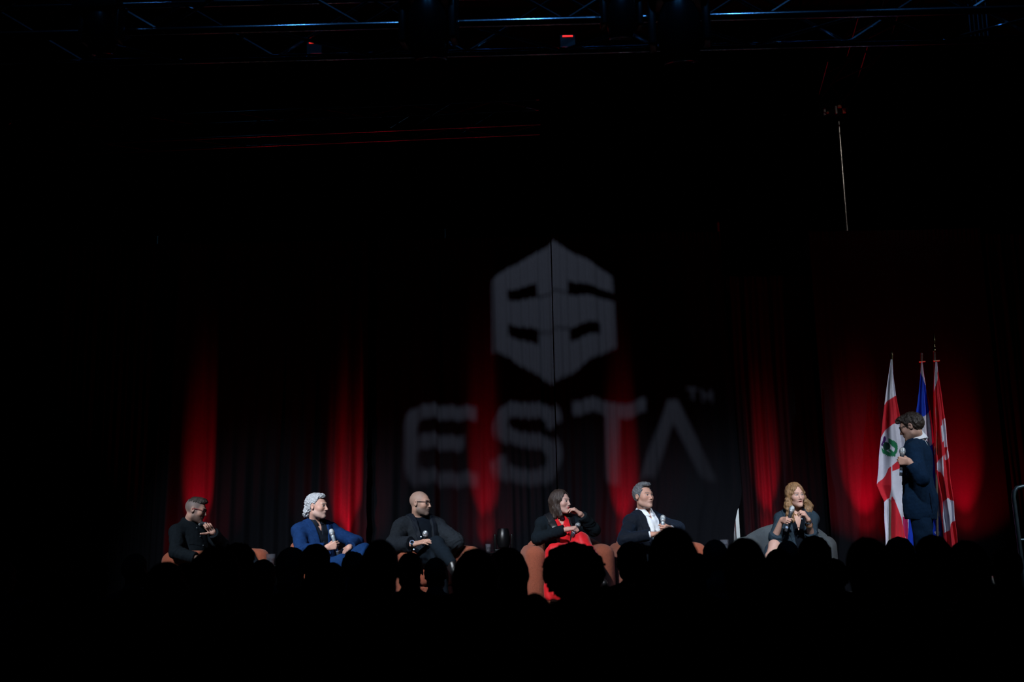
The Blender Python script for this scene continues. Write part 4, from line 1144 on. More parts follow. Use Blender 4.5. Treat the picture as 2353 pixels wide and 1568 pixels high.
# ================================================================== 1 bearded man in black
hc = P(450, 1173, 10.25); HM = frame(rad(92), rad(-15), rad(0)); H = (hc, HM)
nb = P(435, 1206, 10.32); B = make_body(nb, rad(60), rad(14), T=0.48, sw=0.172, drop=0.075, w=0.95)
eR = PL(B['sR'], 404, 1270, 0.29, -1); wR = PL(eR, 452, 1283, 0.25, -1)
eL = PL(B['sL'], 512, 1253, 0.30, -1); wL = PL(eL, 489, 1224, 0.25, -1)
aL = nrm(P(473, 1203, wL[1] - 0.02) - wL); sL = V3(-0.75, -0.30, -0.45)
arms = {'R': (eR, wR, nrm(wR - eR), s_from(nrm(wR - eR), V3(0, 0, -1), 'R'), REST, REST_T),
        'L': (eL, wL, aL, sL, [(58, 66, 40), (62, 70, 42), (66, 72, 44), (70, 74, 44)], [(0.35, 0.9, 0.3), (0.5, 0.75, 0.5), (0.5, 0.7, 0.5)])}
f = frame(rad(70))[1]
kL = PL(B['hL'], 568, 1277, 0.44, -1); aLk = PL(kL, 604, 1340, 0.36, -1)
kR = B['hR'] + nrm(f + V3(0, 0.12, 0)) * 0.42; aR = foot_below(kR, f)
legs = {'R': (kR, aR, f), 'L': (kL, aLk, nrm(f + V3(0.5, 0, -0.2)))}
ho = dict(skin=(0.480, 0.280, 0.218), scalp=(0.085, 0.08, 0.082), scalp_k=0.85, beard=(0.075, 0.055, 0.048), beard_k=0.85, brow=(0.03, 0.02, 0.017), lip=(0.38, 0.17, 0.15), neck=0.055)
o = person('bearded man in a black overshirt and glasses, chin on his hand', B, H, arms, legs, ho, 'panel speakers on the stage')
jacket(o, B, arms, M_BLACKC, closed=True, name='overshirt', wr=0.005, seed=3, end=0.012, r2=0.042, hem=-0.12)
shirt(o, B, M_BLACKC, g=0.004, v=None, collar=True, chh=0.062, cr=0.014)
trousers(o, B, legs, M_DKTR); shoes(o, legs, M_SHOE)
tf = lambda p: torso_sdf(p, B, 0.026)[0]
dots(o, [hit(tf, px, py, 9.6, 10.6) for px, py in ((452.5, 1214), (460, 1233), (467, 1254), (471, 1272))], 0.0065, M_BUTTON)
MB().tube([hit(lambda p: torso_sdf(p, B, 0.024)[0], px, py, 9.6, 10.6) - np.array(o.location) for px, py in ((434, 1252), (442, 1251), (452, 1252), (460, 1254))], 0.0014, 6).build('pocket_seam', M_TEE, o)
dots(o, [wL + nrm(eL - wL) * 0.045 + V3(0.01, -0.047, 0.01)], 0.007, M_BUTTON)
def h1(q, p):
    d = ell(q, (0, -0.014, 0.040), (0.0735, 0.0985, 0.094))
    d = smin(d, ell(q, (0, 0.045, 0.104), (0.054, 0.050, 0.030)), 0.03)
    d = d + wave(q, 0.030, 4) * 0.0036 + wave(q, 0.013, 6) * 0.0018
    lim = 0.062 + 0.12 * q[1]
    return smax(d, lim - q[2], 0.03)
hair_part(o, H, h1, M_H1)
glasses(o, H, M_FRAME, hh=0.020, tm=M_REDFR)
m_, _, _ = microphone('dark microphone pressed under the chin of the bearded man in black', P(475, 1204, wL[1] - 0.06) + nrm(V3(-0.52, 0.84, 0.02)) * 0.245, P(475, 1204, wL[1] - 0.06))

# ================================================================== 2 man in blue suit, silver curls
hc = P(729, 1165, 10.12); HM = frame(rad(72), rad(-1)); H = (hc, HM)
nb = P(722, 1204, 10.20); B = make_body(nb, rad(40), rad(16), T=0.48, sw=0.175, drop=0.075, w=1.0)
mh = P(761, 1219, 9.86); mt = P(776, 1273, 9.86)
mic_s = nrm(mh - mt); C = P(770.5, 1254, 9.86)
eR = PL(B['sR'], 692, 1264, 0.29, -1); wR, aR_ = grip_wrist(C, eR, mic_s, 'R')
eL = PL(B['sL'], 820, 1247, 0.31, -1); wL = PL(eL, 803, 1258, 0.245, -1)
aL = nrm(P(783, 1272, wL[1] - 0.07) - wL)
arms = {'R': (eR, wR, aR_, mic_s, GRIP, GRIP_T), 'L': (eL, wL, aL, s_from(aL, nrm(V3(-0.25, 0.25, -0.9)), 'L'), REST, REST_T)}
f = frame(rad(34))[1]
kL = PL(B['hL'], 836, 1266, 0.46, -1); aLk = PL(kL, 862, 1335, 0.38, -1)
kR = PL(B['hR'], 785, 1292, 0.44, -1); aR = foot_below(kR, f)
legs = {'R': (kR, aR, f), 'L': (kL, aLk, nrm(f + V3(0.4, 0, -0.2)))}
ho = dict(skin=(0.496, 0.280, 0.218), beard=(0.36, 0.32, 0.31), beard_k=0.35, brow=(0.30, 0.26, 0.23), lip=(0.40, 0.19, 0.17), lip_k=0.5, nose=1.15, neck=0.056)
o = person('silver curly haired man in a blue suit holding a microphone', B, H, arms, legs, ho, 'panel speakers on the stage')
jacket(o, B, arms, M_NAVYSUIT, zb=0.12, w0=0.03, w1=0.085, below=0.25, lapel=M_NAVYSUIT, lw=0.07, seed=12, x0=-0.01, end=0.02, wr=0.0045, nh=0.012)
shirt(o, B, M_DKSHIRT, v=(0.15, 0.034), seed=9, chh=0.056, wr=0.005, cr=0.008)
trousers(o, B, legs, M_NAVYTR, seed=23); shoes(o, legs, M_SHOE)
def h2(q, p):
    d = ell(q, (0, -0.024, 0.034), (0.076 + 0.012, 0.098 + 0.014, 0.088 + 0.018))
    d = smin(d, ell(q, (0, 0.040, 0.102), (0.055, 0.042, 0.026)), 0.025)
    d = smin(d, ell(q, (0, -0.098, -0.045), (0.070, 0.042, 0.050)), 0.03)
    d = smin(d, ell(q, (0, -0.112, -0.078), (0.058, 0.038, 0.030)), 0.02)
    d = d + wave(q, 0.030, 14) * 0.0056 + np.sin((q[0] * 0.6 + q[2]) * 190 + wave(q, 0.05, 18) * 3.5) * 0.0022 + wave(q, 0.011, 16) * 0.0020
    front = q[1] - (0.018 + 0.55 * np.maximum(0, q[2] - 0.03))
    d = smax(d, np.where(q[2] > 0.088, q[1] - 0.085, front), 0.008)
    low = np.where(q[1] > -0.035, -0.004 - q[2] + 0.0 * q[0], -0.115 - q[2])
    d = smax(d, low, 0.008)
    ear = ell((np.abs(q[0]), q[1], q[2]), (0.088, -0.006, -0.004), (0.03, 0.026, 0.038))
    return smax(d, -ear, 0.006)
hair_part(o, H, h2, M_H2)
ring_band(o, wL + aL * 0.105 + np.cross(aL, V3(0, 0, 1)) * 0.0, aL, 0.0105, 0.003, M_FRAME, 'ring', 14, 0.0018)
microphone('silver microphone held upright by the man in the blue suit', mh, mt, True)

# ================================================================== 3 bald man in charcoal jacket
hc = P(966, 1157.5, 10.05); HM = frame(rad(68), rad(-3)); H = (hc, HM)
nb = P(962, 1196, 10.12); B = make_body(nb, rad(29), rad(15), T=0.48, sw=0.185, drop=0.072, w=1.06, deep=1.1)
eR = PL(B['sR'], 906, 1253, 0.29, -1); wR = PL(eR, 953, 1251, 0.245, -1)
aR_ = nrm(P(990, 1240, wR[1] - 0.06) - wR)
eL = PL(B['sL'], 1047, 1245, 0.30, -1); wL = PL(eL, 1031, 1272, 0.24, +1)
arms = {'R': (eR, wR, aR_, s_from(aR_, nrm(V3(0.15, 0.45, -0.9)), 'R'), [(10, 12, 8), (12, 14, 8), (14, 16, 8), (16, 18, 10)], REST_T),
        'L': (eL, wL, nrm(V3(-0.5, -0.3, -0.5)), s_from(nrm(V3(-0.5, -0.3, -0.5)), V3(-0.6, 0.2, 0.5), 'L'), REST, REST_T)}
f = frame(rad(24))[1]
kR = PL(B['hR'], 1003, 1251, 0.45, -1); aR = PL(kR, 1039, 1297, 0.37, -1)
kL = PL(B['hL'], 1006, 1284, 0.44, -1); aLk = P(1020, 1372, kL[1] - 0.02)
legs = {'R': (kR, aR, nrm(V3(0.45, -0.8, -0.35))), 'L': (kL, aLk, f)}
ho = dict(skin=(0.448, 0.252, 0.184), scalp=(0.26, 0.18, 0.145), scalp_k=0.7, beard=(0.11, 0.085, 0.072), beard_k=0.85, brow=(0.10, 0.07, 0.06), lip=(0.40, 0.2, 0.17), lip_k=0.35, neck=0.062, w=1.04, jaw=1.06)
o = person('bald man in glasses and a charcoal jacket, one leg crossed over', B, H, arms, legs, ho, 'panel speakers on the stage')
jacket(o, B, arms, M_CHARC, zb=0.08, w0=0.05, w1=0.085, below=0.25, lapel=M_DKSHIRT, lw=0.055, seed=32, g=0.034, r0=0.066, r1=0.062, r2=0.056, end=0.045, wr=0.008)
shirt(o, B, M_TEE, v=None, collar=False, seed=29, high=0.018)
trousers(o, B, legs, M_DKTR, seed=43, rs=(0.092, 0.066, 0.060, 0.044)); shoes(o, legs, M_SHOE)
glasses(o, H, M_FRAME, hh=0.017, k=1.0)
fa = nrm(wR - eR)
ring_band(o, wR - fa * 0.012, fa, 0.028, 0.011, M_FRAME, 'watch_strap', 22, 0.004)
wp = wR - fa * 0.012 + nrm(np.cross(fa, np.cross(V3(0.1, -0.9, 0.45), fa))) * 0.031
wt = MB().lathe([(0.0, 0), (0.021, 0.0), (0.021, 0.008), (0.0, 0.008)], wp - np.array(o.location), nrm(V3(0.1, -0.9, 0.45)), 20).build('watch_case', M_SILVER, o)
MB().lathe([(0.0, 0.008), (0.0175, 0.008), (0.0175, 0.0095), (0.0, 0.0095)], wp - np.array(o.location), nrm(V3(0.1, -0.9, 0.45)), 20).build('watch_face', M_WATCH, wt)
dots(o, [hit(lambda p: torso_sdf(p, B, 0.040)[0], 967.5, 1234, 9.5, 10.5), P(951, 1263, wR[1] - 0.02)], 0.008, M_PEARL, 'snap')
microphone('microphone with a silver ball resting behind the hand of the bald man', P(977, 1224, wR[1] + 0.02), P(983, 1262, wR[1] + 0.22))

# ================================================================== 4 woman in red dress and black blazer
hc = P(1289, 1155, 10.08); HM = frame(rad(53), rad(1)); H = (hc, HM)
nb = P(1281, 1191, 10.15); B = make_body(nb, rad(18), rad(15), T=0.46, sw=0.165, drop=0.065, w=0.92, bust=True)
mh = P(1329, 1206, 9.86); mt = P(1316.5, 1230, 9.66); mic_s = nrm(mh - mt); C = P(1321, 1220, 9.74)
eR = PL(B['sR'], 1236, 1238, 0.275, -1); wR, aR_ = grip_wrist(C, eR, mic_s, 'R', 0.9)
eL = PL(B['sL'], 1365, 1218, 0.285, -1); wL = PL(eL, 1334, 1182, 0.245, -1)
aL = nrm(P(1317, 1168, wL[1] - 0.01) - wL)
arms = {'R': (eR, wR, aR_, mic_s, GRIP, GRIP_T), 'L': (eL, wL, aL, s_from(aL, nrm(V3(-0.62, 0.25, -0.75)), 'L'), [(52, 36, 18), (46, 34, 18), (42, 34, 18), (40, 34, 20)], [(0.6, 0.5, 0.6), (0.8, 0.2, 0.5), (0.9, 0, 0.4)])}
f = frame(rad(14))[1]
kL = PL(B['hL'], 1335, 1246, 0.43, -1); aLk = PL(kL, 1372, 1312, 0.38, -1)
kR = PL(B['hR'], 1277, 1272, 0.43, -1); aR = V3(kR[0] - 0.03, kR[1] - 0.02, STAGE + 0.088)
legs = {'R': (kR, aR, f), 'L': (kL, aLk, nrm(f + V3(0.4, 0, -0.5)))}
ho = dict(skin=(0.512, 0.301, 0.245), brow=(0.06, 0.035, 0.03), lip=(0.52, 0.02, 0.04), lip_k=0.95, neck=0.046, w=0.95, jaw=0.9, nose=0.85, k=0.96, hand=0.9)
o = person('dark haired woman in a red dress and black blazer, hand at her chin', B, H, arms, legs, ho, 'panel speakers on the stage')
jacket(o, B, arms, M_CREPE, zb=0.13, w0=0.05, w1=0.085, below=0.30, lapel=M_SATIN, lw=0.075, seed=61, r0=0.056, r1=0.050, r2=0.040, end=0.028, wr=0.004, g=0.020)
def dress(o):
    pts = [B['hip'], B['nb'], kL, kR, aR, aLk]; lo, hi = bbox(pts, 0.2); G = Grid(lo, hi, 0.009)
    d, q = torso_sdf(G.p, B, 0.010); d = smax(d, -rc(G.p, B['nb'] + B['M'][2] * 0.0, B['nb'] + B['M'][2] * 0.2, 0.058, 0.07), 0.006)
    d = np.maximum(d, -vcut(q, B['T'] - 0.13, B['T'] + 0.03, 0.0, 0.052))
    lap = smin(chain(G.p, [B['hR'], kR, kR * 0.15 + aR * 0.85], [0.105, 0.085, 0.10], 0.05), chain(G.p, [B['hL'], kL, kL * 0.35 + aLk * 0.65], [0.105, 0.080, 0.085], 0.05), 0.10)
    mid = rc(G.p, (kR + kL) / 2 - V3(0, 0, 0.06), (aR + aLk) / 2 + V3(0, 0, 0.16), 0.09, 0.12)
    lap = smin(lap, mid, 0.09)
    lap = np.maximum(lap, np.float32(STAGE + 0.13) - G.p[2])
    fold = np.sin((G.p[0] * 0.8 - G.p[1] * 0.4 + G.p[2] * 0.5) * 75) * 0.004
    d = smin(d, lap + fold, 0.05) + wave(G.p, 0.09, 71) * 0.004
    part_mesh('dress', G, d, M_REDD, o)
    # tie hanging from the neckline
    a_ = surf(B, 0.0, B['T'] - 0.10, 0.03) ; b_ = surf(B, -0.03, B['T'] - 0.20, 0.045)
    MB().tube([a_ - np.array(o.location), (a_ + b_) / 2 - np.array(o.location) + V3(0.008, -0.008, 0), b_ - np.array(o.location)], [0.012, 0.016, 0.014], 8).build('neck_tie', M_REDD, o)
dress(o); shoes(o, legs, M_SHOE, 0.9)
def h4(q, p):
    s = (np.abs(q[0]), q[1], q[2])
    d = ell(q, (0, -0.020, 0.036), (0.073 + 0.013, 0.098 + 0.013, 0.088 + 0.015))
    d = smin(d, rc(s, (0.062, -0.020, 0.02), (0.076, -0.03, -0.15), 0.036, 0.028), 0.03)
    d = smin(d, rc(q, (0, -0.085, 0.0), (0, -0.085, -0.15), 0.055, 0.050), 0.05)
    d = smin(d, rc(q, (0.075, 0.01, -0.06), (0.070, 0.055, -0.175), 0.026, 0.024), 0.03)
    d = smin(d, rc(q, (-0.065, 0.0, -0.08), (-0.05, 0.06, -0.19), 0.024, 0.022), 0.03)
    d = d + np.sin(np.arctan2(q[0], q[1] + 0.02) * 34 + q[2] * 12) * 0.0022 + wave(q, 0.05, 81) * 0.003
    face = ell(q, (0.0, 0.088, -0.012), (0.064, 0.085, 0.113))
    d = smax(d, -face, 0.008)
    return smax(d, -0.175 - 0.03 * np.sin(np.arctan2(q[0], q[1]) * 5) - q[2], 0.02)
hair_part(o, H, h4, M_H4, (-0.15, -0.17, -0.24), (0.15, 0.15, 0.16), k=0.96)
nk_ = MB()
for i in range(13):
    t = math.pi * (i / 12); c_ = B['nb'] + B['M'].T @ V3(0.075 * math.cos(t), 0.05 + 0.045 * math.sin(t), 0.005 - 0.055 * math.sin(t)) - np.array(o.location)
    nk_.lathe([(0.002, -0.008), (0.008, -0.004), (0.008, 0.004), (0.002, 0.008)], c_, (0.3, -1, 0.2 * (i % 3)), 8)
nk_.build('necklace', M_GOLD, o)
microphone('microphone in the lap hand of the woman in the red dress', mh, mt)

# ================================================================== 5 man in velvet jacket, white shirt
hc = P(1479, 1142, 10.08); HM = frame(rad(36), rad(4)); H = (hc, HM)
nb = P(1479, 1183, 10.15); B = make_body(nb, rad(32), rad(15), T=0.48, sw=0.175, drop=0.078, w=1.0)
mh = P(1523.5, 1187, 9.80); mt = P(1522, 1242, 9.80); mic_s = nrm(mh - mt); C = P(1524, 1216, 9.80)
eL = PL(B['sL'], 1557, 1214, 0.29, -1); wL, aL = grip_wrist(C, eL, mic_s, 'L')
eR = PL(B['sR'], 1434, 1240, 0.29, -1); wR = PL(eR, 1497, 1229, 0.27, -1)
aR_ = nrm(P(1520, 1226, wR[1] - 0.05) - wR)
arms = {'R': (eR, wR, aR_, s_from(aR_, nrm(V3(0, 0.4, -1)), 'R'), REST, REST_T), 'L': (eL, wL, aL, mic_s, GRIP, GRIP_T)}
f = frame(rad(22))[1]
kR = seat_leg(B['hR'], f, 0.43, 0.03); kL = seat_leg(B['hL'], f, 0.43, 0.06)
legs = {'R': (kR, foot_below(kR, f), f), 'L': (kL, foot_below(kL, f), f)}
ho = dict(skin=(0.496, 0.262, 0.190), beard=(0.42, 0.30, 0.25), beard_k=0.3, brow=(0.12, 0.09, 0.075), lip=(0.40, 0.19, 0.17), lip_k=0.5, neck=0.058, w=1.03, jaw=1.06)
o = person('grey haired man in a dark velvet jacket and open white shirt', B, H, arms, legs, ho, 'panel speakers on the stage')
jacket(o, B, arms, M_VELVET, zb=0.05, w0=0.055, w1=0.085, below=0.1, lapel=M_VELVET, lw=0.075, seed=91, end=0.022, wr=0.005, nh=0.014)
shirt(o, B, M_WSHIRT, v=(0.10, 0.036), seed=95, chh=0.060, wr=0.006, cr=0.010)
trousers(o, B, legs, M_DKTR, seed=97); shoes(o, legs, M_SHOE)
for sd in 'RL':
    el, wr = arms[sd][0], arms[sd][1]; c_ = wr + nrm(el - wr) * 0.016
    ring_band(o, c_, nrm(wr - el), 0.031, 0.011, M_WSHIRT, 'shirt_cuff', 22, 0.004)
def h5(q, p):
    d = ell(q, (0, -0.020, 0.038), (0.076 + 0.011, 0.098 + 0.012, 0.088 + 0.016))
    d = smin(d, ell(q, (0, 0.030, 0.118), (0.060, 0.058, 0.026)), 0.025)
    d = d + wave(q, 0.032, 104) * 0.0050 + wave(q, 0.012, 106) * 0.0026
    front = q[1] - (0.036 + 0.35 * np.maximum(0, q[2] - 0.02) - 0.35 * np.abs(q[0]) * (q[2] > 0.07))
    d = smax(d, np.where(q[2] > 0.098, q[1] - 0.088, front), 0.008)
    low = np.where(q[1] > -0.03, -0.012 - q[2] + np.maximum(0, q[1] - 0.028) * 1.5, -0.075 - q[2])
    d = smax(d, low, 0.008)
    ear = ell((np.abs(q[0]), q[1], q[2]), (0.088, -0.008, -0.006), (0.03, 0.024, 0.034))
    return smax(d, -ear, 0.005)
hair_part(o, H, h5, M_H5)
microphone('silver microphone held upright before the white shirt', mh, mt, True)

# ================================================================== 6 woman speaking, blue-grey suit
hc = P(1828, 1140, 10.05); HM = frame(rad(12), rad(-1), rad(-3)); H = (hc, HM)
nb = P(1829, 1178, 10.12); B = make_body(nb, rad(-10), rad(8), T=0.45, sw=0.146, drop=0.066, w=0.86, bust=True)
mh = P(1820.6, 1165.5, 9.80); mt = P(1806.5, 1218, 9.80); mic_s = nrm(mh - mt); C = P(1811, 1198.5, 9.80)
eR = PL(B['sR'], 1780, 1236, 0.28, -1); wR, aR_ = grip_wrist(C, eR, mic_s, 'R', 0.9)
eL = PL(B['sL'], 1864, 1232, 0.275, -1); wL = PL(eL, 1857, 1195, 0.225, -1)
aL = nrm(P(1845, 1175, wL[1] - 0.03) - wL)
arms = {'R': (eR, wR, aR_, mic_s, GRIP, GRIP_T), 'L': (eL, wL, aL, s_from(aL, nrm(V3(-0.75, 0.45, -0.35)), 'L'), [(45, 62, 30), (50, 62, 32), (54, 64, 34), (58, 66, 36)], [(0.7, 0.35, 0.65), (0.8, 0.0, 0.6), (0.8, -0.1, 0.55)])}
f = frame(rad(-22))[1]
kR = PL(B['hR'], 1779, 1254, 0.42, -1); aR = PL(kR, 1758, 1325, 0.38, -1)
kL = PL(B['hL'], 1800, 1285, 0.42, -1); aLk = foot_below(kL, f)
legs = {'R': (kR, aR, nrm(f + V3(-0.2, 0, -0.3))), 'L': (kL, aLk, f)}
ho = dict(skin=(0.512, 0.294, 0.231), brow=(0.10, 0.055, 0.035), lip=(0.44, 0.13, 0.13), lip_k=0.9, neck=0.045, w=0.96, jaw=0.9, nose=0.85, k=0.96, open=0.0065, hand=0.88, gaze=-0.002)
o = person('blonde woman in a blue-grey suit speaking into her microphone', B, H, arms, legs, ho, 'panel speakers on the stage', knees=True)
AR2 = {sd: (arms[sd][0], arms[sd][1]) for sd in 'RL'}
jacket(o, B, AR2, M_DENIM, zb=0.10, w0=0.035, w1=0.080, below=0.3, lapel=M_DENIM, lw=0.075, seed=121, r0=0.046, r1=0.045, r2=0.048, end=0.17, wr=0.004, g=0.020, hem=-0.06)
shirt(o, B, M_TEE, v=(0.20, 0.06), collar=False, seed=125, name='blouse')
def skirt(o):
    pts = [B['hip'], kL, kR]; lo, hi = bbox(pts, 0.2); lo[2] -= 0.22; G = Grid(lo, hi, 0.009)
    q = loc3(G.p, B['hip'], B['M'])
    d = np.maximum(ell(q, (0, 0, 0.03), (0.165, 0.13, 0.15)), q[2] - 0.13)
    tR = B['hR'] * 0.22 + kR * 0.78
    d = smin(d, chain(G.p, [B['hR'], tR], [0.095, 0.078]), 0.05)
    d = smin(d, chain(G.p, [B['hL'], kL], [0.095, 0.078]), 0.06)
    c_ = ((G.p[0] - tR[0]) * nrm(kR - B['hR'])[0] + (G.p[1] - tR[1]) * nrm(kR - B['hR'])[1] + (G.p[2] - tR[2]) * nrm(kR - B['hR'])[2])
    flap = rc(G.p, P(1768, 1262, kR[1] + 0.07), P(1757, 1312, kR[1] + 0.06), 0.045, 0.028)
    d = smin(d, flap, 0.05)
    d = d + wave(G.p, 0.09, 131) * 0.004
    part_mesh('skirt', G, d, M_DENIM, o)
skirt(o); shoes(o, legs, M_SHOE, 0.9)
def h6(q, p):
    s = (np.abs(q[0]), q[1], q[2])
    d = ell(q, (0, -0.020, 0.038), (0.073 + 0.016, 0.098 + 0.012, 0.088 + 0.016))
    d = smin(d, rc(s, (0.070, 0.005, 0.03), (0.088, 0.0, -0.06), 0.030, 0.032), 0.03)
    d = smin(d, rc(q, (0, -0.085, 0.0), (0, -0.085, -0.15), 0.06, 0.055), 0.05)
    # waves: person's right side hangs long, left side curls out over the shoulder
    w1 = [(0.088, 0.0, -0.05), (0.100, 0.012, -0.10), (0.092, 0.030, -0.15), (0.108, 0.035, -0.20), (0.100, 0.05, -0.25), (0.112, 0.05, -0.29)]
    d = smin(d, chain(q, w1, [0.032, 0.040, 0.036, 0.034, 0.026, 0.012], 0.03), 0.025)
    w2 = [(-0.085, 0.0, -0.05), (-0.120, -0.005, -0.085), (-0.138, 0.0, -0.120), (-0.110, 0.02, -0.165), (-0.085, 0.04, -0.19)]
    d = smin(d, chain(q, w2, [0.030, 0.036, 0.036, 0.034, 0.018], 0.03), 0.025)
    d = d + np.sin(np.arctan2(q[0], q[1] + 0.02) * 30 + np.sin(q[2] * 45) * 1.4) * 0.0026 + wave(q, 0.045, 141) * 0.004
    face = smin(ell(q, (0.0, 0.090, -0.022), (0.062, 0.082, 0.100)), ell(q, (-0.012, 0.095, 0.06), (0.026, 0.060, 0.052)), 0.02)
    d = smax(d, -face, 0.008)
    return d
hair_part(o, H, h6, M_H6, (-0.20, -0.17, -0.33), (0.17, 0.15, 0.17), k=0.96)
fa = nrm(wL - eL); ring_band(o, wL - fa * 0.022, fa, 0.0255, 0.007, M_SILVER, 'watch_strap', 22, 0.003)
wp = wL - fa * 0.022 + V3(0.004, -0.028, 0.004)
MB().lathe([(0.0, 0), (0.012, 0.0), (0.012, 0.006), (0.0, 0.006)], wp - np.array(o.location), (0, -1, 0.1), 16).build('watch_case', M_GOLD, o)
ring_band(o, wL - fa * 0.068, fa, 0.033, 0.003, M_GOLD, 'bracelet', 22, 0.004)
nk_ = MB()
for i in range(11):
    t = math.pi * (0.12 + 0.76 * i / 10); c_ = B['nb'] + B['M'].T @ V3(0.062 * math.cos(t), 0.045 + 0.052 * math.sin(t), 0.012 - 0.05 * math.sin(t)) - np.array(o.location)
    nk_.lathe([(0.002, -0.006), (0.0065, -0.003), (0.0065, 0.003), (0.002, 0.006)], c_, (0.3, -1, 0.4 * (i % 2)), 8)
nk_.build('necklace', M_GOLD, o)
bk_ = hit(lambda p: torso_sdf(p, B, 0.016)[0], 1814.5, 1226, 9.5, 10.5) - np.array(o.location)
MB().lathe([(0.008, -0.003), (0.015, -0.003), (0.015, 0.003), (0.008, 0.003), (0.008, -0.003)], bk_, (0, -1, 0.1), 16).build('belt_buckle', M_GOLD, o)
dots(o, [hit(lambda p: torso_sdf(p, B, 0.030)[0], 1842.5, 1193, 9.5, 10.5)], 0.005, M_PEARL, 'lapel_pin')
microphone('microphone raised to the mouth of the blonde woman', mh, mt)

# ================================================================== 7 presenter standing by the flags
hc = P(2094, 982, 9.30); HM = frame(rad(-125), rad(-18)); H = (hc, HM)
nb = P(2108, 1014, 9.34); B = make_body(nb, rad(-124), rad(2), T=0.55, sw=0.172, drop=0.100, w=0.96)
mh = P(2074, 1032, 9.12); mt = P(2070, 1091, 9.14); mic_s = nrm(mh - mt); C = P(2071.5, 1060, 9.13)
eL = PL(B['sL'], 2119, 1101, 0.31, -1); wL, aL = grip_wrist(C, eL, mic_s, 'L')
eR = B['sR'] + V3(0.02, 0.03, -0.30); wR = eR + V3(0.02, 0.03, -0.22)
arms = {'L': (eL, wL, aL, mic_s, GRIP, GRIP_T), 'R': (eR, wR, V3(-0.2, 0, -1), V3(-1, 0.2, 0.2), REST, REST_T)}
f = frame(rad(-130))[1]
kR = B['hR'] + V3(-0.03, 0.02, -0.46); kL = B['hL'] + V3(0.02, -0.02, -0.46)
legs = {'R': (kR, V3(kR[0] - 0.02, kR[1], STAGE + 0.088), f), 'L': (kL, V3(kL[0] + 0.02, kL[1], STAGE + 0.088), f)}
ho = dict(skin=(0.480, 0.280, 0.211), brow=(0.03, 0.02, 0.016), beard=(0.2, 0.15, 0.12), beard_k=0.2, neck=0.053)
o = person('presenter in a navy suit standing before the flags with a microphone', B, H, arms, legs, ho)
def skirt7(p, q, d0):
    e = ell(q, (0, 0.005, -0.08), (0.205, 0.145, 0.24)); return smin(d0, e, 0.05)
jacket(o, B, arms, M_PRES, zb=0.14, w0=0.012, w1=0.080, below=0.10, lapel=M_PRES, lw=0.07, seed=161, end=0.02, hem=-0.17, extra=skirt7, wr=0.0045, nh=0.030)
shirt(o, B, M_WSHIRT, v=(0.10, 0.03), seed=165, chh=0.080, cr=0.012)
trousers(o, B, legs, M_PRES, seed=167, rs=(0.092, 0.072, 0.066, 0.056)); shoes(o, legs, M_SHOE)
# back vent and flap pocket of the jacket
def coat7(p):
    d0, q = torso_sdf(p, B, 0.020); return skirt7(p, q, d0)
pa = hit(coat7, 2084, 1144, 8.8, 9.6); pb = hit(coat7, 2116, 1141, 8.8, 9.6)
MB().tube([hit(coat7, 2136 + k * 1.6, 1134 + k * 11, 8.8, 9.7) - np.array(o.location) for k in range(5)], 0.0035, 6).build('back_vent', M_TEE, o)
px_ = nrm(pb - pa); pz_ = V3(0, 0, 1); pz_ = nrm(pz_ - px_ * (pz_ @ px_)); py_ = np.cross(pz_, px_)
MB().box((pa + pb) / 2 - V3(0, 0, 0.018) - np.array(o.location), (np.linalg.norm(pb - pa) / 2, 0.008, 0.022), np.array([px_, py_, pz_])).build('pocket_flap', M_PRES, o, bevel=0.004, seg=2)
def h7(q, p):
    d = ell(q, (0, -0.020, 0.036), (0.076 + 0.012, 0.098 + 0.014, 0.088 + 0.016))
    d = smin(d, ell(q, (0, 0.060, 0.100), (0.062, 0.045, 0.028)), 0.03)
    d = smin(d, ell(q, (0, 0.098, 0.080), (0.050, 0.020, 0.018)), 0.02)
    d = d + np.sin(q[0] * 260 + np.sin(q[1] * 40) * 2) * 0.0016 + wave(q, 0.035, 174) * 0.004
    front = q[1] - (0.030 + 0.4 * np.maximum(0, q[2] - 0.01))
    d = smax(d, np.where(q[2] > 0.072, q[1] - 0.115, front), 0.008)
    low = np.where(q[1] > -0.03, -0.018 - q[2], -0.072 - q[2] - 0.15 * (q[1] + 0.08))
    d = smax(d, low, 0.010)
    ear = ell((np.abs(q[0]), q[1], q[2]), (0.088, -0.008, -0.006), (0.03, 0.024, 0.036))
    return smax(d, -ear, 0.005)
hair_part(o, H, h7, M_H7)
glasses(o, H, M_FRAME, hh=0.020)
microphone('microphone held at chest height by the presenter', mh, mt)
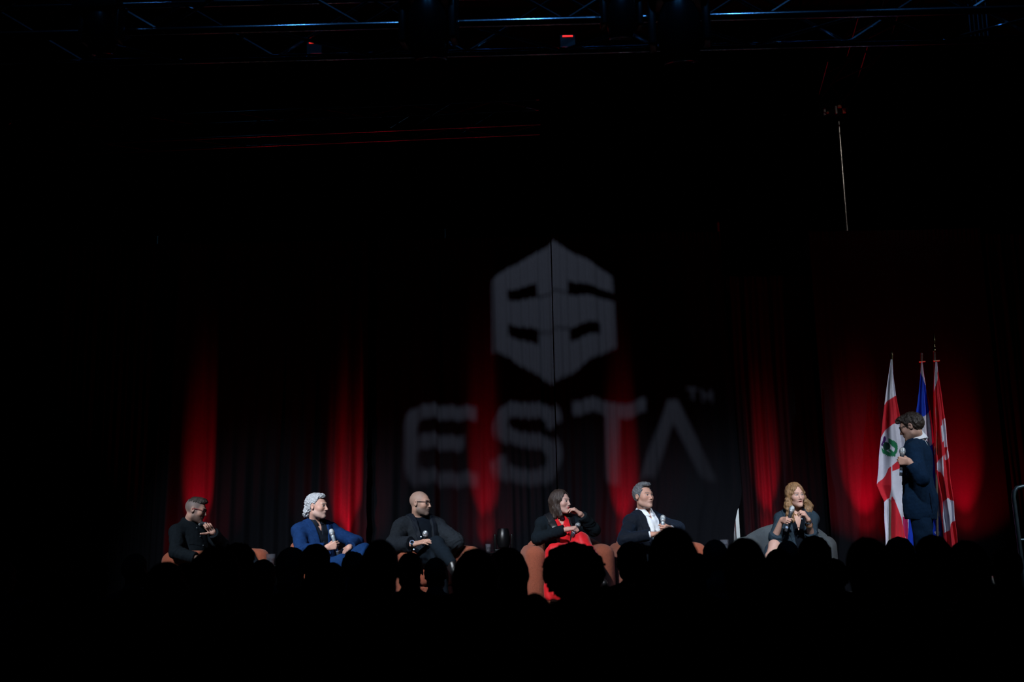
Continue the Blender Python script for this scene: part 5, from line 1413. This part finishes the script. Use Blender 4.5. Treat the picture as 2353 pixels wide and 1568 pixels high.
# ------------------------------------------------------------------ audience in silhouette
M_AUD = mat('audience_unlit_body', (0.006, 0.006, 0.008), 0.9, noise=0.3, nscale=20, bump=0.2, spec=0.1)  # near-black on skin and clothes alike: the unlit hall put into the colour
M_AUDH = mat('audience_unlit_hair', (0.004, 0.004, 0.004), 0.8, noise=0.4, nscale=60, bump=0.4, spec=0.1)  # hair kept near-black too, so stray light leaves a silhouette
AUD_TOP = 1.36
def audience_kind(kind, seed):
    """a seated listener seen from behind, facing the stage; origin on the floor"""
    hc = V3(0, 0.03, AUD_TOP - 0.125); HM = frame(math.pi, rad(2))
    G = Grid((-0.36, -0.26, 0.0), (0.36, 0.72, AUD_TOP + 0.06), 0.0105); p = G.p
    q = loc3(p, hc, HM)
    ho = dict(w=1.0)
    d = head_sdf(q, ho)
    d = smin(d, rc(p, (0, 0.0, AUD_TOP - 0.18), (0, -0.02, AUD_TOP - 0.31), 0.055, 0.062), 0.02)
    sh = AUD_TOP - 0.350; sw = 0.185 if kind in ('long', 'bun', 'curly') else 0.215
    t = ell(p, (0, 0.0, 0.60), (0.165, 0.13, 0.20)); t = smin(t, ell(p, (0, -0.01, 0.84), (0.185, 0.125, 0.20)), 0.06)
    s = (np.abs(p[0]), p[1], p[2])
    t = smin(t, rc(s, (0, -0.02, sh + 0.065), (sw, -0.01, sh), 0.062, 0.062), 0.05)
    t = smin(t, chain(s, [(sw, -0.01, sh), (sw + 0.055, 0.02, sh - 0.28), (0.12, 0.24, sh - 0.36)], [0.062, 0.052, 0.042]), 0.03)
    t = smin(t, chain(s, [(0.09, 0.02, 0.53), (0.12, 0.38, 0.52), (0.12, 0.34, 0.10)], [0.095, 0.068, 0.050], 0.03), 0.05)
    t = smin(t, rc(s, (0.12, 0.31, 0.055), (0.125, 0.46, 0.04), 0.045, 0.038), 0.03)
    t = t + wave(p, 0.14, seed) * 0.006
    d = smin(d, t, 0.03)
    V, Fc = G.mesh(d); body = fast_mesh('audience_body', V, Fc); body.materials.append(M_AUD)
    def hair(q, p):
        c_ = ell(q, (0, -0.02, 0.036), (0.076 + 0.010, 0.098 + 0.010, 0.088 + 0.012))
        if kind == 'short':
            c_ = c_ + wave(q, 0.04, seed) * 0.004
            return smax(c_, np.where(q[1] > 0.0, 0.05 - q[2], -0.06 - q[2]), 0.015)
        if kind == 'bald':
            c_ = c_ + 0.007
            return smax(c_, -0.045 - q[2] + 0.5 * np.maximum(0, q[1]), 0.01)
        if kind == 'curly':
            c_ = ell(q, (0, -0.03, 0.02), (0.150, 0.140, 0.128))
            c_ = c_ + wave(q, 0.045, seed) * 0.010 + wave(q, 0.020, seed + 1) * 0.006
            return smax(c_, -ell(q, (0, 0.10, -0.03), (0.07, 0.08, 0.10)), 0.01)
        if kind == 'long':
            c_ = smin(c_ - 0.006, rc(q, (0, -0.06, -0.02), (0, -0.07, -0.20), 0.088, 0.082), 0.05)
            c_ = c_ + np.sin(np.arctan2(q[0], q[1]) * 22) * 0.002 + wave(q, 0.06, seed) * 0.004
            return smax(c_, -ell(q, (0, 0.10, -0.03), (0.066, 0.09, 0.105)), 0.01)
        if kind == 'bun':
            c_ = smin(c_, ell(q, (0, -0.085, 0.105), (0.045, 0.045, 0.042)), 0.012)
            c_ = c_ + wave(q, 0.03, seed) * 0.003
            return smax(c_, np.where(q[1] > 0.0, 0.04 - q[2], -0.07 - q[2]), 0.015)
        c_ = ell(q, (0, -0.015, 0.048), (0.098, 0.112, 0.098)) + wave(q, 0.030, seed) * 0.008 + wave(q, 0.015, seed + 3) * 0.007
        return smax(c_, np.where(q[1] > 0.02, 0.045 - q[2], -0.06 - q[2]), 0.012)
    cor = hc + np.array([[-0.19, -0.2, -0.30], [0.19, 0.2, 0.2]])
    G = Grid(cor[0], cor[1], 0.0075)
    q = loc3(G.p, hc, HM)
    V, Fc = G.mesh(hair(q, G.p)); hm = fast_mesh('audience_hair', V, Fc); hm.materials.append(M_AUDH)
    return body, hm
KINDW = {'short': 0.172, 'bald': 0.165, 'curly': 0.30, 'long': 0.195, 'bun': 0.172, 'messy': 0.20}
AUD = [  # px of head centre, py of head top, apparent width, hair, label
    (12, 1289, 52, 'short', 'audience head cut by the picture edge in front of the far drape'),
    (57, 1287, 52, 'long', 'long haired audience member second from the picture edge, before the dark drape'),
    (147, 1283, 56, 'bald', 'close cropped audience head before the dark drape, beside a wide hairdo'),
    (216, 1279, 72, 'long', 'broad long haired audience head between the dark drape and the first armchair'),
    (313, 1272, 56, 'short', 'neat dark audience head just before the first rust armchair'),
    (385, 1285, 80, 'bald', 'round audience head in front of the arm of the first rust chair'),
    (428, 1293, 58, 'short', 'small low audience head below the bearded man in black'),
    (499, 1253, 90, 'short', 'large short haired audience head covering the lap of the bearded man'),
    (546, 1244, 74, 'messy', 'messy haired audience head beside the lap of the bearded man'),
    (606, 1285, 62, 'short', 'audience head right under the first water glass'),
    (672, 1259, 70, 'long', 'long haired audience head before the blue suited man\'s chair edge'),
    (726, 1249, 68, 'short', 'short haired audience head before the stomach of the man in blue'),
    (814, 1268, 58, 'bun', 'audience head with a bun before the knee of the man in blue'),
    (875, 1234, 76, 'bald', 'tall cropped audience head between the man in blue and the bald man'),
    (944, 1266, 62, 'bald', 'shaved audience head before the thigh of the bald man'),
    (1001, 1281, 56, 'short', 'short haired audience head before the crossed knee of the bald man'),
    (1093, 1258, 86, 'short', 'audience head between the bald man\'s chair and the domed lamp'),
    (1166, 1260, 92, 'long', 'broad long haired audience head below the domed stage lamp'),
    (1316, 1254, 138, 'curly', 'big curly haired audience head before the woman in red'),
    (1450, 1244, 72, 'short', 'audience head before the elbow of the man in the velvet jacket'),
    (1541, 1213, 96, 'long', 'tallest long haired audience head before the hand of the velvet jacket man'),
    (1640, 1240, 58, 'short', 'small audience head beside the bright slit and water glass'),
    (1706, 1238, 90, 'long', 'wide long haired audience head just under the bright slit'),
    (1806, 1239, 52, 'bald', 'small round audience head before the lap of the blonde woman'),
    (1787, 1258, 66, 'bald', 'low round audience head before the knee of the blonde woman'),
    (1866, 1230, 74, 'short', 'audience head before the arm of the grey chair'),
    (1988, 1237, 92, 'long', 'wide audience head between the grey chair and the thistle flag'),
    (2062, 1233, 62, 'short', 'audience head below the pole of the thistle flag'),
    (2137, 1228, 76, 'short', 'audience head in front of the legs of the presenter'),
    (2216, 1244, 84, 'long', 'long haired audience head below the maple leaf flag'),
    (2305, 1258, 70, 'short', 'audience head under the stair handrail in the dark'),
    (110, 1405, 150, 'short', 'near audience member at the dark lower corner below the far drape'),
    (640, 1480, 170, 'long', 'near long haired audience member low in the dark below the man in blue'),
    (1190, 1465, 165, 'short', 'near audience member low in the dark below the domed lamp'),
    (1766, 1303, 172, 'long', 'near long haired audience member below the bright slit'),
    (2255, 1332, 160, 'short', 'large near audience member below the maple leaf flag'),
    (330, 1352, 112, 'bun', 'audience member with a bun in the middle rows below the first armchair'),
    (800, 1378, 112, 'short', 'audience member in the middle rows below the blue suited man\'s knee'),
    (1420, 1392, 112, 'bald', 'cropped audience member in the middle rows below the velvet jacket man'),
    (1985, 1388, 112, 'short', 'audience member in the middle rows below the thistle flag'),
    (456, 1313, 82, 'short', 'audience head low in front of the bearded man, under the messy haired one'),
    (590, 1320, 84, 'long', 'long haired audience head two rows below the first water glass'),
    (660, 1322, 80, 'short', 'audience head low between the water glass and the man in blue'),
    (764, 1292, 70, 'short', 'audience head hiding the shin of the man in blue'),
    (840, 1302, 80, 'long', 'long haired audience head low before the second armchair arm'),
    (916, 1354, 74, 'bald', 'cropped audience head low under the arm of the bald man\'s chair'),
    (972, 1338, 80, 'short', 'audience head low under the shoes of the bald man'),
    (1042, 1363, 74, 'short', 'audience head just below the seat edge of the bald man\'s chair'),
    (1130, 1304, 88, 'long', 'long haired audience head low beneath the domed stage lamp'),
    (1226, 1362, 84, 'short', 'audience head just below the chair arm beside the woman in red'),
    (1392, 1344, 84, 'short', 'audience head low under the gap between two rust chairs'),
    (1492, 1292, 88, 'long', 'long haired audience head low before the velvet jacket man\'s knees'),
    (1592, 1268, 76, 'short', 'audience head before the chair arm beside the velvet jacket man'),
    (1655, 1284, 80, 'bald', 'cropped audience head low under the third water glass'),
    (1836, 1278, 88, 'long', 'long haired audience head low before the blonde woman\'s skirt'),
    (1908, 1282, 74, 'short', 'audience head below the outer arm of the grey chair'),
    (2030, 1268, 80, 'short', 'audience head low under the thistle flag\'s hem'),
    (2102, 1264, 80, 'bald', 'cropped audience head low before the presenter\'s shoes'),
    (2182, 1278, 80, 'short', 'audience head low under the maple leaf flag\'s hem'),
    (2262, 1284, 78, 'short', 'audience head low beside the stair handrail')]
SEAT_Y = {12: 7.34, 147: 6.47, 216: 5.95, 313: 6.97, 385: 4.05, 428: 6.56, 499: 3.55, 546: 5.58, 606: 6.59, 672: 7.09, 726: 6.08, 814: 7.60, 875: 4.05, 944: 6.33, 1001: 6.84, 1093: 3.30, 1166: 5.32, 1316: 4.81, 1450: 6.33, 1541: 3.73, 1640: 6.79, 1706: 4.24, 1806: 7.04, 1787: 6.27, 1866: 5.25, 1988: 4.24, 2062: 6.48, 2137: 4.97, 2216: 5.48, 2305: 5.97, 110: 2.53, 640: 2.28, 1190: 2.31, 1766: 2.52, 2255: 2.39, 330: 3.04, 800: 2.80, 1420: 3.22, 1985: 3.22, 456: 4.56, 590: 5.07, 764: 5.57, 840: 5.06, 916: 4.55, 1042: 5.82, 1226: 3.80, 1392: 4.30, 1492: 5.31, 1592: 5.81, 1836: 4.75, 1908: 5.76, 2102: 3.73, 2182: 4.47}   # row depth of each seat, so that nobody shares a seat
spots = [[px, py, SEAT_Y[px], kind, lab, FPX * KINDW[kind] / wd] for px, py, wd, kind, lab in AUD if px in SEAT_Y]
KM = {}
for i, (px, py, Y, kind, lab, yw) in enumerate(spots):
    if kind not in KM: KM[kind] = audience_kind(kind, 200 + len(KM) * 17)
    body, hm = KM[kind]
    p = P(px, py, Y); s = p[2] / (AUD_TOP + (0.012 if kind != 'messy' else 0.03))
    o = link('person', body, None, None, (p[0], Y - 0.03, 0)); o.scale = (s * min(1.12, max(0.9, Y / yw)), s, s)
    o.rotation_euler = (0, 0, random.uniform(-0.25, 0.25) + math.atan2(p[0] * 0.3, 10))
    tag(o, lab, 'person', 'audience in silhouette')
    link('hair', hm, None, o)
